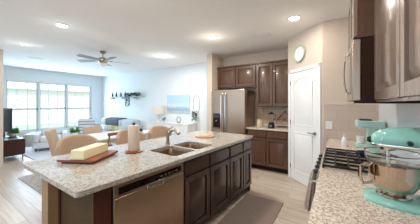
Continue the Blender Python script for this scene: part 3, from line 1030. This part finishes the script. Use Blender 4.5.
for (a, c), lb in zip(zip(edges_, edges_[1:]), names_):
    b_ = thing('wall_cabinet', lb, 'cabinet', (0, a, 1.475))
    L = c - a
    B(UF + 0.02, X1, L + 0.0005, -0.0005, 0.012, 1.0).done('carcass', 'cab', b_)
    B(UF + 0.022, X1 - 0.002, L + 0.002, -0.002, 0.0, 0.0115).done('underside', 'raw_wood', b_)
    door(b_, 'door', Matrix.Translation((UF + 0.019, -0.006, 0.005)) @ RL, -L - 0.012, 0.98, 'cab_gloss', fr=0.06)
    B(UF + 0.004, UF + 0.0215, L + 0.0005, -0.0005, -0.012, 0.003).done('light_rail', 'cab_gloss', b_)
    B(UF - 0.03, X1, L + 0.0005, -0.0005, 1.001, 1.05).done('crown_moulding', 'cab', b_)

# outlet plates
ol = thing('outlet', 'white double outlet plate on the taupe tile beside the pantry door', 'outlet', (-0.10, 3.538, 1.125))
B(-0.045, 0.045, -0.006, 0, -0.06, 0.06).done('plate', 'white', ol, bevel=0.002)
for z in (-0.026, 0.026):
    B(-0.016, 0.016, -0.0075, -0.0062, z - 0.014, z + 0.014).done('socket', 'pot', ol)

# ------------------------------------------------------------ stand mixer in the foreground
mx = thing('stand_mixer', 'large aqua green stand mixer with steel bowl and glass splash guard', 'stand mixer', (0.278, 1.432, 0.92), math.radians(-4))
# local: front towards -x; base plate
def oval(x0, x1, y0, y1, z, n=36, p=2.6):
    cx, cy, rx, ry = (x0 + x1) / 2, (y0 + y1) / 2, (x1 - x0) / 2, (y1 - y0) / 2
    out = []
    for i in range(n):
        a = 2 * PI * i / n
        c_, s_ = math.cos(a), math.sin(a)
        out.append((cx + rx * math.copysign(abs(c_) ** (2 / p), c_), cy + ry * math.copysign(abs(s_) ** (2 / p), s_), z))
    return out
m_ = MB()
m_.loft([oval(-0.150, 0.195, -0.112, 0.112, 0.0), oval(-0.152, 0.197, -0.114, 0.114, 0.012), oval(-0.145, 0.192, -0.108, 0.108, 0.024), oval(-0.12, 0.18, -0.09, 0.09, 0.032), oval(-0.115, 0.175, -0.085, 0.085, 0.033)])
base = m_.done('base', 'teal', mx)
MB().lathe([(0.001, 0.034), (0.07, 0.034), (0.075, 0.038), (0.07, 0.044), (0.001, 0.044)], (-0.02, 0, 0)).done('bowl_clamp', 'chrome', base)
m_ = MB()
rr = [(0.06, 0.20, 0.075, 0.02), (0.085, 0.195, 0.055, 0.06), (0.10, 0.19, 0.048, 0.12), (0.105, 0.19, 0.048, 0.20), (0.10, 0.20, 0.052, 0.27), (0.09, 0.20, 0.055, 0.298)]
m_.loft([oval(a, b, -w_, w_, z) for a, b, w_, z in rr])
m_.done('column', 'teal', mx)
# head: bullet along x, cross section in yz
m_ = MB()
hd = [(-0.115, 0.010, 0.328), (-0.110, 0.024, 0.330), (-0.092, 0.036, 0.336), (-0.05, 0.048, 0.344), (0.02, 0.054, 0.347), (0.10, 0.056, 0.348), (0.16, 0.053, 0.346), (0.20, 0.042, 0.343), (0.222, 0.024, 0.34), (0.228, 0.007, 0.34)]
rings = []
for x, r, zc in hd:
    ring = []
    for i in range(32):
        a = 2 * PI * i / 32
        zz = r * math.sin(a)
        if zz < 0:
            zz *= 0.95
        ring.append((x, r * 1.2 * math.cos(a), zc + zz * 1.1))
    rings.append(ring)
m_.loft(rings)
head = m_.done('head', 'teal', mx)
# chrome trim band around the lower part of the head
m_ = MB()
def bandring(s, z):
    pts = []
    for x, r, zc in hd:
        pts.append((x * s, -r * 1.19 * s, z))
    for x, r, zc in hd[::-1]:
        pts.append((x * s, r * 1.19 * s, z))
    return pts
m_.loft([bandring(0.97, 0.298), bandring(0.99, 0.30), bandring(1.01, 0.312), bandring(1.0, 0.314)])
m_.done('trim_band', 'chrome', head)
m_ = MB()
m_.cyl((-0.112, 0, 0.328), (-0.124, 0, 0.328), 0.018).cyl((-0.124, 0, 0.328), (-0.131, 0, 0.328), 0.013)
m_.done('attachment_hub', 'iron', head)
MB().cyl((0.035, -0.058, 0.333), (0.035, -0.080, 0.331), 0.011).done('speed_knob', 'black', head)
MB().cyl((-0.07, -0.050, 0.342), (-0.07, -0.056, 0.342), 0.004).done('hub_screw', 'chrome', head)
MB().lathe([(0.001, 0.28), (0.034, 0.28), (0.040, 0.30), (0.001, 0.30)], (-0.04, 0, 0)).done('planetary', 'chrome', head)
m_ = MB()
m_.cyl((-0.04, 0, 0.279), (-0.04, 0, 0.22), 0.008)
m_.tube([(-0.04, 0, 0.225), (-0.04, 0.05, 0.17), (-0.04, 0.05, 0.12), (-0.04, 0, 0.07), (-0.04, -0.05, 0.12), (-0.04, -0.05, 0.17)], 0.007, 8, closed=True)
m_.done('flat_beater', 'pot', head)
bw = MB().lathe([(0.001, 0.046), (0.05, 0.046), (0.056, 0.056), (0.085, 0.075), (0.100, 0.105), (0.107, 0.15), (0.110, 0.205), (0.113, 0.212), (0.110, 0.213), (0.106, 0.205), (0.103, 0.15), (0.096, 0.108), (0.08, 0.08), (0.05, 0.062), (0.001, 0.06)], (-0.02, 0, 0), n=48).done('bowl', 'bowlsteel', mx)
a_ = math.radians(200)
ca, sa = math.cos(a_), math.sin(a_)
MB().tube([(-0.02 + ca * r, sa * r, z) for r, z in ((0.106, 0.19), (0.135, 0.197), (0.152, 0.18), (0.152, 0.12), (0.138, 0.085), (0.098, 0.095))], 0.009, 10).done('handle', 'bowlsteel', bw)
gs = MB().lathe([(0.1135, 0.208), (0.121, 0.225), (0.124, 0.262), (0.127, 0.268), (0.121, 0.264), (0.118, 0.226), (0.111, 0.2135)], (-0.02, 0, 0), n=48)
gs.done('splash_guard', 'glass', mx)

# mint appliance in the corner
sc2 = thing('coffee_maker', 'pale mint coffee maker in the corner behind the range', 'coffee maker', (0.335, 3.05, 0.92), math.radians(0))
MB().prism(rrect(-0.14, 0.14, -0.085, 0.085, 0.03), 0, 0.045).done('base', 'mint', sc2, bevel=0.006)
MB().prism(rrect(-0.03, 0.07, -0.06, 0.06, 0.02), 0.0455, 0.245).done('column', 'mint', sc2, bevel=0.004)
MB().prism(rrect(-0.14, 0.14, -0.09, 0.09, 0.03), 0.2455, 0.33).done('head', 'mint', sc2, bevel=0.01)
MB().prism(rrect(-0.10, 0.02, -0.07, 0.07, 0.02), 0.331, 0.345).done('lid', 'black', sc2, bevel=0.003)
MB().cyl((-0.09, 0, 0.225), (-0.09, 0, 0.245), 0.02).done('spout', 'chrome', sc2)
MB().lathe([(0.001, 0.0455), (0.032, 0.0455), (0.036, 0.05), (0.038, 0.13), (0.034, 0.13), (0.032, 0.055), (0.001, 0.052)], (-0.09, 0, 0)).done('cup', 'pot', sc2)
bt = thing('soap_bottle', 'small white bottle beside the mint coffee maker', 'bottle', (0.085, 3.0, 0.92))
MB().lathe([(0.001, 0), (0.03, 0), (0.034, 0.01), (0.034, 0.08), (0.02, 0.11), (0.012, 0.118), (0.001, 0.118)]).done('body', 'pot', bt)
MB().lathe([(0.001, 0.119), (0.014, 0.119), (0.014, 0.15), (0.001, 0.152)]).done('cap', 'lightcream', bt)

# ------------------------------------------------------------ counter stools along the island
def make_stool(label, loc, rz):
    s = thing('counter_stool', label, 'stool', loc, rz, 'tan counter stools at the island')
    # faces +x
    w_ = 0.24
    MB().prism(rrect(-0.20, 0.21, -w_, w_, 0.06), 0.56, 0.645).done('seat', 'chairfab', s, bevel=0.02, seg=3)
    # curved shell back
    n = 18
    rings = []
    for i in range(n + 1):
        a = math.radians(-68 + 136 * i / n)
        t_ = (i / n - 0.5) * 2
        top = 1.045 - 0.10 * abs(t_) ** 3
        cx, cy = 0.02, 0
        rx, ry = 0.26, 0.265
        ci, si = -math.cos(a), math.sin(a)
        th = 0.045
        bot = 0.60
        lean = -0.035
        o0 = (cx + rx * ci, ry * si)
        i0 = (cx + (rx - th) * ci, (ry - th) * si)
        rings.append([(o0[0], o0[1], bot), (o0[0] + lean, o0[1] * 1.02, top - 0.015), ((o0[0] + i0[0]) / 2 + lean, (o0[1] + i0[1]) / 2, top), (i0[0] + lean, i0[1], top - 0.015), (i0[0], i0[1], bot)])
    MB().loft(rings).done('backrest', 'chairfab', s, bevel=0.01)
    for sx in (-1, 1):
        for sy in (-1, 1):
            MB().cyl((sx * 0.19, sy * 0.20, 0), (sx * 0.155, sy * 0.17, 0.559), 0.014, 0.02, 10).done('leg', 'chairwood', s)
    m_ = MB()
    for sy in (-1, 1):
        m_.cyl((-0.178, sy * 0.19, 0.2), (0.178, sy * 0.19, 0.2), 0.009, n=8)
    m_.cyl((0.176, -0.185, 0.24), (0.176, 0.185, 0.24), 0.009, n=8)
    m_.done('stretcher', 'chairwood', s)
    return s


st = make_stool('tan upholstered counter stool at the near end of the island, behind the cutting board', (-2.66, 1.18, 0), math.radians(-4))
for lb, y in (('tan upholstered counter stool behind the paper towel roll', 1.90), ('tan upholstered counter stool behind the faucet', 2.52)):
    c = copy_tree(st, lb)
    c.location = (-2.60, y, 0)

# ------------------------------------------------------------ dining table and chairs
dt = thing('dining_table', 'pale whitewashed dining table beyond the island', 'table', (-4.30, 2.60, 0.0105))
MB().prism(rrect(-0.48, 0.48, -0.78, 0.78, 0.03), 0.715, 0.75).done('tabletop', 'tablewood', dt, bevel=0.004)
B(-0.42, 0.42, -0.72, 0.72, 0.63, 0.7145).done('apron', 'tablewood', dt)
for sx in (-1, 1):
    for sy in (-1, 1):
        MB().cyl((sx * 0.38, sy * 0.68, 0), (sx * 0.38, sy * 0.68, 0.6295), 0.025, 0.038, 12).done('leg', 'chairwood', dt)


def make_chair(label, loc, rz):
    s = thing('dining_chair', label, 'chair', loc, rz, 'tan dining chairs')
    # faces +x
    MB().prism(rrect(-0.21, 0.22, -0.23, 0.23, 0.04), 0.40, 0.485).done('seat', 'chairfab', s, bevel=0.015, seg=3)
    m_ = MB()
    rings = []
    for z, x, h in ((0.43, -0.20, 0.22), (0.60, -0.235, 0.225), (0.80, -0.275, 0.23), (0.955, -0.315, 0.23), (0.985, -0.325, 0.215)):
        rings.append([(x - 0.03, -h, z), (x - 0.03, h, z), (x + 0.03, h, z), (x + 0.03, -h, z)])
    m_.loft(rings).done('backrest', 'chairfab', s, bevel=0.015, seg=3)
    for sx in (-1, 1):
        for sy in (-1, 1):
            MB().cyl((sx * 0.20, sy * 0.20, 0), (sx * 0.185, sy * 0.19, 0.3995), 0.014, 0.022, 10).done('leg', 'chairwood', s)
    return s


dc = make_chair('tan dining chair at the near end of the dining table, leaning back towards the left', (-4.05, 1.62, 0.0105), math.radians(60))
for lb, loc, rz in (('tan dining chair on the far side of the dining table, behind the potted plant', (-4.93, 2.55, 0.0105), 0),
                    ('tan dining chair on the near side of the dining table', (-3.62, 2.95, 0.0105), PI)):
    c = copy_tree(dc, lb)
    c.location = loc
    c.rotation_euler = (0, 0, rz)
    c.scale.z = 0.88


def leaves(mb, n, r, h, c=(0, 0, 0), L=0.05, wd=0.016, droop=0.3, rnd=random):
    for _ in range(n):
        a = rnd.uniform(0, 2 * PI)
        rr = r * math.sqrt(rnd.random())
        p = Vector((c[0] + rr * math.cos(a), c[1] + rr * math.sin(a), c[2] + h * rnd.random()))
        d = Vector((math.cos(a) + rnd.uniform(-.5, .5), math.sin(a) + rnd.uniform(-.5, .5), rnd.uniform(-droop, 1.0))).normalized()
        s = d.cross(Vector((rnd.uniform(-1, 1), rnd.uniform(-1, 1), rnd.uniform(-1, 1)))).normalized() * wd
        u = d.cross(s).normalized() * wd * 0.3
        vs = [mb.v(q) for q in (p, p + d * L * 0.5 + s + u, p + d * L, p + d * L * 0.5 - s + u)]
        mb.bm.faces.new((vs[0], vs[1], vs[2]))
        mb.bm.faces.new((vs[0], vs[2], vs[3]))


ws = thing('wooden_chair', 'mid brown wooden chair with an open splayed back, between the island stools and the table', 'chair', (-3.42, 1.94, 0.0105), PI)
MB().prism(rrect(-0.18, 0.19, -0.19, 0.19, 0.04), 0.44, 0.475).done('seat', 'chairwood', ws, bevel=0.008)
for sy in (-1, 1):
    MB().cyl((0.15, sy * 0.15, 0.0), (0.15, sy * 0.13, 0.4395), 0.015, 0.018, 10).done('leg', 'chairwood', ws)
    MB().cyl((-0.20, sy * 0.17, 0.0), (-0.165, sy * 0.15, 0.4395), 0.015, 0.018, 10).done('leg', 'chairwood', ws)
    MB().cyl((-0.165, sy * 0.155, 0.4755), (-0.20, sy * 0.10, 0.90), 0.018, 0.015, 10).done('back_post', 'chairwood', ws)
B(-0.22, -0.185, -0.13, 0.13, 0.90, 0.95).done('top_rail', 'chairwood', ws, bevel=0.008)
B(-0.19, -0.175, -0.12, 0.12, 0.66, 0.69).done('back_slat', 'chairwood', ws, bevel=0.004)
pp = thing('potted_plant', 'small leafy plant in a white pot on the dining table', 'plant', (-4.70, 1.93, 0.7608))
MB().lathe([(0.001, 0), (0.045, 0), (0.06, 0.06), (0.062, 0.08), (0.055, 0.08), (0.05, 0.07), (0.001, 0.07)]).done('pot', 'pot', pp)
m_ = MB()
leaves(m_, 110, 0.05, 0.09, (0, 0, 0.07), 0.065, 0.014)
m_.done('foliage', 'leaf', pp, smooth=False)
vs = thing('vase', 'round black vase on the dining table', 'vase', (-3.95, 3.0, 0.7608))
MB().lathe([(0.001, 0), (0.03, 0), (0.055, 0.03), (0.06, 0.06), (0.05, 0.09), (0.02, 0.11), (0.02, 0.12), (0.016, 0.12), (0.016, 0.108), (0.001, 0.1)]).done('body', 'black', vs)

rug = tag(MB().prism(rrect(-5.25, -3.1, 1.15, 3.6, 0.03), 0.0, 0.01).done('area_rug', 'rug', loc=(-4.3, 2.4, 0)), 'grey patterned area rug under the dining table', 'rug')

# ------------------------------------------------------------ living room
tag(MB().prism(rrect(-8.6, -5.9, 1.75, 4.05, 0.05), 0.0, 0.02).done('living_rug', 'rugw', loc=(-7.1, 3, 0)), 'pale white rug in the middle of the living room', 'rug')
tc_ = thing('media_console', 'dark cherry media console on slim metal legs below the television', 'cabinet', (-7.4, 1.46, 0))
B(-0.47, 0.47, -0.2, 0.2, 0.13, 0.54).done('body', 'consolewood', tc_, bevel=0.004)
for k in range(2):
    B(-0.46 + k * 0.465, -0.003 + k * 0.463, 0.2005, 0.215, 0.145, 0.525).done('door', 'consolewood', tc_, bevel=0.003)
for sx in (-1, 1):
    for sy in (-1, 1):
        B(sx * 0.42 - 0.012, sx * 0.42 + 0.012, sy * 0.17 - 0.012, sy * 0.17 + 0.012, 0, 0.1295).done('leg', 'nickel', tc_)
tv = thing('television', 'dark flat television seen edge on above the media console, beside the left window', 'television', (-7.62, 1.40, 0.5405), math.radians(2))
B(-0.55, 0.62, -0.018, 0.018, 0.17, 0.80).done('screen_casing', 'tvside', tv, bevel=0.004)
B(-0.53, 0.60, 0.0182, 0.020, 0.19, 0.78).done('screen', 'blackgloss', tv)
B(-0.03, 0.03, -0.015, 0.015, 0.0155, 0.17).done('stand_post', 'black', tv)
B(-0.22, 0.22, -0.10, 0.10, 0.0, 0.015).done('stand_foot', 'black', tv)
gp = thing('potted_plant', 'bushy green plant in a white bowl on the media console', 'plant', (-7.62, 1.58, 0.5405))
MB().lathe([(0.001, 0), (0.06, 0), (0.10, 0.05), (0.105, 0.08), (0.095, 0.08), (0.09, 0.06), (0.001, 0.06)]).done('pot', 'pot', gp)
m_ = MB()
leaves(m_, 300, 0.09, 0.13, (0, 0, 0.08), 0.05, 0.022)
m_.done('foliage', 'leaf', gp, smooth=False)
lc = thing('side_chair', 'pale wooden chair at the left edge, in front of the media console', 'chair', (-5.62, 0.60, 0))
MB().prism(rrect(-0.2, 0.2, -0.2, 0.2, 0.03), 0.42, 0.47).done('seat', 'palewood', lc, bevel=0.006)
B(-0.2, -0.17, -0.2, 0.2, 0.4705, 0.62).done('backrest', 'palewood', lc, bevel=0.01)
m_ = MB()
m_.box(-0.18, 0.18, -0.18, 0.18, 0.2, 0.4195)
m_.done('apron', 'palewood', lc)
for sx in (-1, 1):
    for sy in (-1, 1):
        MB().cyl((sx * 0.16, sy * 0.16, 0), (sx * 0.15, sy * 0.15, 0.1995), 0.015, 0.02, 10).done('leg', 'chairwood', lc)


def sofa(name, label, cat, loc, rz, L, D, H, mat, nc, arm=0.16, armh=0.6, seat=0.43):
    s = thing(name, label, cat, loc, rz)     # faces -y, back at +y
    B(-L / 2, L / 2, -D / 2, D / 2, 0.09, 0.27).done('base', mat, s, bevel=0.02, seg=3)
    B(-L / 2 + arm, L / 2 - arm, D / 2 - 0.2, D / 2, 0.2705, H).done('backrest', mat, s, bevel=0.05, seg=4)
    for sx in (-1, 1):
        x0, x1 = sorted((sx * L / 2, sx * (L / 2 - arm)))
        B(x0, x1, -D / 2, D / 2, 0.2705, armh).done('armrest', mat, s, bevel=0.05, seg=4)
    cw = (L - 2 * arm) / nc
    for k in range(nc):
        x = -L / 2 + arm + k * cw
        B(x + 0.004, x + cw - 0.004, -D / 2 - 0.01, D / 2 - 0.202, 0.2705, seat).done('seat_cushion', mat, s, bevel=0.035, seg=3)
        B(x + 0.01, x + cw - 0.01, D / 2 - 0.36, D / 2 - 0.21, seat + 0.002, H - 0.02).done('back_cushion', mat, s, bevel=0.05, seg=3)
    for sx in (-1, 1):
        for sy in (-1, 1):
            MB().cyl((sx * (L / 2 - 0.07), sy * (D / 2 - 0.07), 0), (sx * (L / 2 - 0.07), sy * (D / 2 - 0.07), 0.0895), 0.02, 0.028, 10).done('leg', 'chairwood', s)
    return s


sofa('sofa', 'pale grey sofa against the living room back wall under the shelf', 'sofa', (-7.75, 4.57, 0), 0, 2.6, 0.92, 0.82, 'sofagrey', 3)
sofa('armchair', 'white slipcovered armchair below the left living room window', 'armchair', (-7.75, 2.50, 0.0205), math.radians(70), 0.85, 0.78, 0.68, 'sofawhite', 1, armh=0.52)
sofa('armchair', 'pale blue striped armchair in front of the right window', 'armchair', (-7.45, 3.45, 0.0205), math.radians(-120), 0.72, 0.75, 0.92, 'stripe', 1, arm=0.12)
# throws and cushions on the sofa
def blanket(name, mat, label, x0, x1, yb, ztop, drop, lap, parent_loc):
    t_ = thing(name, label, 'throw', parent_loc)
    m_ = MB()
    prof = [(yb + 0.012, ztop - 0.25), (yb + 0.012, ztop - 0.03), (yb - 0.02, ztop + 0.012), (yb - 0.18, ztop + 0.014), (yb - lap, ztop - 0.03), (yb - lap - 0.02, ztop - drop)]
    N = 10
    rows = [[m_.v((x0 + (x1 - x0) * j / N, y_ - 0.01 * math.sin(j * 1.7), z_)) for j in range(N + 1)] for y_, z_ in prof]
    for a, b in zip(rows, rows[1:]):
        for j in range(N):
            m_.bm.faces.new((a[j], a[j + 1], b[j + 1], b[j]))
    m_.done('cloth', mat, t_, solid=0.02)
    return t_


blanket('throw_blanket', 'throw', 'grey knit throw draped over the middle of the sofa back', -0.45, 0.45, 0.46, 0.835, 0.30, 0.375, (-7.97, 4.57, 0))
blanket('throw_blanket', 'fluffy', 'cream fluffy throw draped over the left part of the sofa back', -0.15, 0.15, 0.46, 0.84, 0.42, 0.38, (-8.62, 4.57, 0))
for i, (x, mt, lb) in enumerate(((-7.25, 'cushion', 'yellow green print cushion on the sofa, left of its twin'), (-6.78, 'cushion', 'yellow green print cushion on the sofa, right of its twin'), (-7.75, 'sofawhite', 'white cushion on the sofa seat below the grey throw'))):
    t_ = thing('cushion', lb, 'cushion', (x, 4.17, 0.435))
    m_ = MB()
    m_.T = Matrix.Rotation(math.radians(-16), 4, 'X')
    m_.loft([[(sx * w_ / 2, d_, 0.10 + sz * w_ / 4.2) for sx, sz in ((-1, -1), (0, -1.02), (1, -1), (1.02, 0), (1, 1), (0, 1.02), (-1, 1), (-1.02, 0))] for w_, d_ in ((0.30, -0.07), (0.38, -0.04), (0.42, 0.0), (0.38, 0.03), (0.30, 0.05))])
    m_.done('cover', mt, t_, bevel=0.01)
t_ = thing('cushion', 'black cushion at the left end of the sofa, by the window corner', 'cushion', (-8.82, 4.22, 0.432), math.radians(20))
MB().sphere((0, 0.0, 0.21), 0.22, (0.9, 0.3, 0.95)).done('cover', 'darkcush', t_)

# sideboard, lamp, decor on back wall
sb = thing('sideboard', 'long white sideboard against the living room back wall', 'sideboard', (-4.75, 4.81, 0))
B(-0.95, 0.95, -0.21, 0.21, 0.08, 0.80).done('body', 'white', sb, bevel=0.004)
B(-0.97, 0.97, -0.23, 0.22, 0.8005, 0.83).done('top', 'white', sb, bevel=0.004)
for k in range(4):
    dd = B(-0.93 + k * 0.47, -0.93 + k * 0.47 + 0.45, -0.225, -0.2105, 0.12, 0.77).done('door', 'white', sb, bevel=0.003)
    MB().sphere((-0.93 + k * 0.47 + (0.40 if k % 2 == 0 else 0.05), -0.236, 0.5), 0.012).done('knob', 'nickel', dd)
for sx in (-1, 1):
    for sy in (-1, 1):
        B(sx * 0.9 - 0.02, sx * 0.9 + 0.02, sy * 0.17 - 0.02, sy * 0.17 + 0.02, 0, 0.0795).done('leg', 'white', sb)
lm = thing('table_lamp', 'table lamp with a wide linen drum shade on the sideboard', 'lamp', (-5.32, 4.80, 0.8305))
MB().lathe([(0.001, 0), (0.07, 0), (0.075, 0.015), (0.03, 0.04), (0.05, 0.10), (0.055, 0.15), (0.02, 0.22), (0.01, 0.26), (0.001, 0.26)]).done('base', 'pot', lm)
MB().cyl((0, 0, 0.26), (0, 0, 0.40), 0.006).done('stem', 'nickel', lm)
MB().lathe([(0.225, 0.27), (0.20, 0.56), (0.196, 0.56), (0.221, 0.27)], n=40).done('lamp_shade', 'shade', lm)
MB().sphere((0, 0, 0.36), 0.03).done('bulb', 'bulb', lm)
pc = thing('framed_picture', 'wide pale blue seascape picture on the living room back wall', 'picture', (-4.58, 5.049, 1.14))
B(-0.52, 0.52, -0.022, 0, 0.0, 0.62).done('frame', 'frame', pc, bevel=0.003)
B(-0.505, 0.505, -0.0245, -0.0222, 0.015, 0.605).done('print', 'picture', pc, smooth=False)
hp = thing('wire_wreath', 'oval wire hoop with a green sprig on the wall beside the picture', 'wreath', (-3.80, 5.04, 0))
MB().tube([(0.13 * math.cos(a), 0, 1.44 + 0.32 * math.sin(a)) for a in [2 * PI * k / 36 for k in range(36)]], 0.006, 6, closed=True).done('hoop', 'nickel', hp)
m_ = MB()
leaves(m_, 130, 0.06, 0.28, (0.03, -0.14, 0.93), 0.06, 0.018, droop=1.0)
m_.tube([(0.03, -0.008, 1.14), (0.03, -0.14, 1.2), (0.03, -0.14, 0.95)], 0.004, 6)
m_.done('sprig', 'leafdk', hp, smooth=False)
rn = thing('ring_ornament', 'white ring ornament on the sideboard below the picture', 'ornament', (-4.32, 4.78, 0.8305))
MB().tube([(0.085 * math.cos(a), 0, 0.115 + 0.085 * math.sin(a)) for a in [2 * PI * k / 28 for k in range(28)]], 0.014, 10, closed=True).done('ring', 'nickel', rn)
B(-0.05, 0.05, -0.03, 0.03, 0, 0.018).done('foot', 'nickel', rn)
bn_ = thing('bird_ornament', 'small grey bird ornament on the sideboard beside the lamp', 'ornament', (-4.98, 4.76, 0.8305))
m_ = MB()
m_.cyl((0, 0, 0), (0, 0, 0.06), 0.008)
m_.sphere((0, 0, 0.10), 0.05, (1.5, 0.8, 0.9))
m_.sphere((0.06, 0, 0.145), 0.028)
m_.done('body', 'tvside_l', bn_)

# shelf with bottles and trailing plant
sh = thing('wall_shelf', 'slim dark floating shelf on the living room back wall', 'shelf', (-7.62, 4.95, 1.73))
B(-1.27, 1.27, -0.09, 0.098, 0, 0.03).done('board', 'shelfwhite', sh, bevel=0.003)
for sx in (-1, 0, 1):
    B(sx * 0.8 - 0.012, sx * 0.8 + 0.012, -0.07, 0.098, -0.06, -0.0005).done('bracket', 'shelfwhite', sh)
proto = thing('bottle', 'dark slim bottle on the wall shelf', 'bottle', (0, 0, 0))
MB().lathe([(0.001, 0), (0.032, 0), (0.034, 0.01), (0.034, 0.12), (0.015, 0.155), (0.013, 0.20), (0.001, 0.20)]).done('body', 'bottledk', proto)
MB().lathe([(0.001, 0.2005), (0.015, 0.2005), (0.015, 0.222), (0.001, 0.222)]).done('cap', 'black', proto)
ord_ = ['first from the left', 'second from the left', 'third from the left', 'fourth from the left']
for k, x in enumerate((-8.42, -8.12, -7.78, -7.48)):
    o = proto if k == 0 else copy_tree(proto)
    o['label'] = 'dark slim bottle on the wall shelf, ' + ord_[k]
    o['group'] = 'dark bottles on the wall shelf'
    o.location = (x, 4.95, 1.7605)
for (x, lb, trail) in ((-7.08, 'trailing plant hanging down from the wall shelf', True), (-6.62, 'short dark plant at the right end of the wall shelf', False)):
    p_ = thing('shelf_plant', lb, 'plant', (x, 4.88, 1.7605))
    MB().lathe([(0.001, 0), (0.04, 0), (0.055, 0.06), (0.05, 0.06), (0.001, 0.05)]).done('pot', 'leafpot', p_)
    m_ = MB()
    leaves(m_, 120, 0.10, 0.07, (0, 0, 0.05), 0.07, 0.02, droop=0.8)
    if trail:
        leaves(m_, 160, 0.06, 0.42, (0.0, -0.10, -0.40), 0.06, 0.018, droop=1.0)
    m_.done('foliage', 'leafdk2', p_, smooth=False)
bk = thing('basket', 'pale wicker basket on the floor below the left window', 'basket', (-8.95, 2.35, 0))
MB().lathe([(0.001, 0), (0.20, 0), (0.24, 0.15), (0.25, 0.38), (0.262, 0.39), (0.25, 0.40), (0.235, 0.38), (0.225, 0.15), (0.19, 0.02), (0.001, 0.02)], n=28).done('body', 'wicker', bk)
MB().sphere((0, 0, 0.34), 0.21, (1, 1, 0.5)).done('folded_blanket', 'sofawhite', bk)
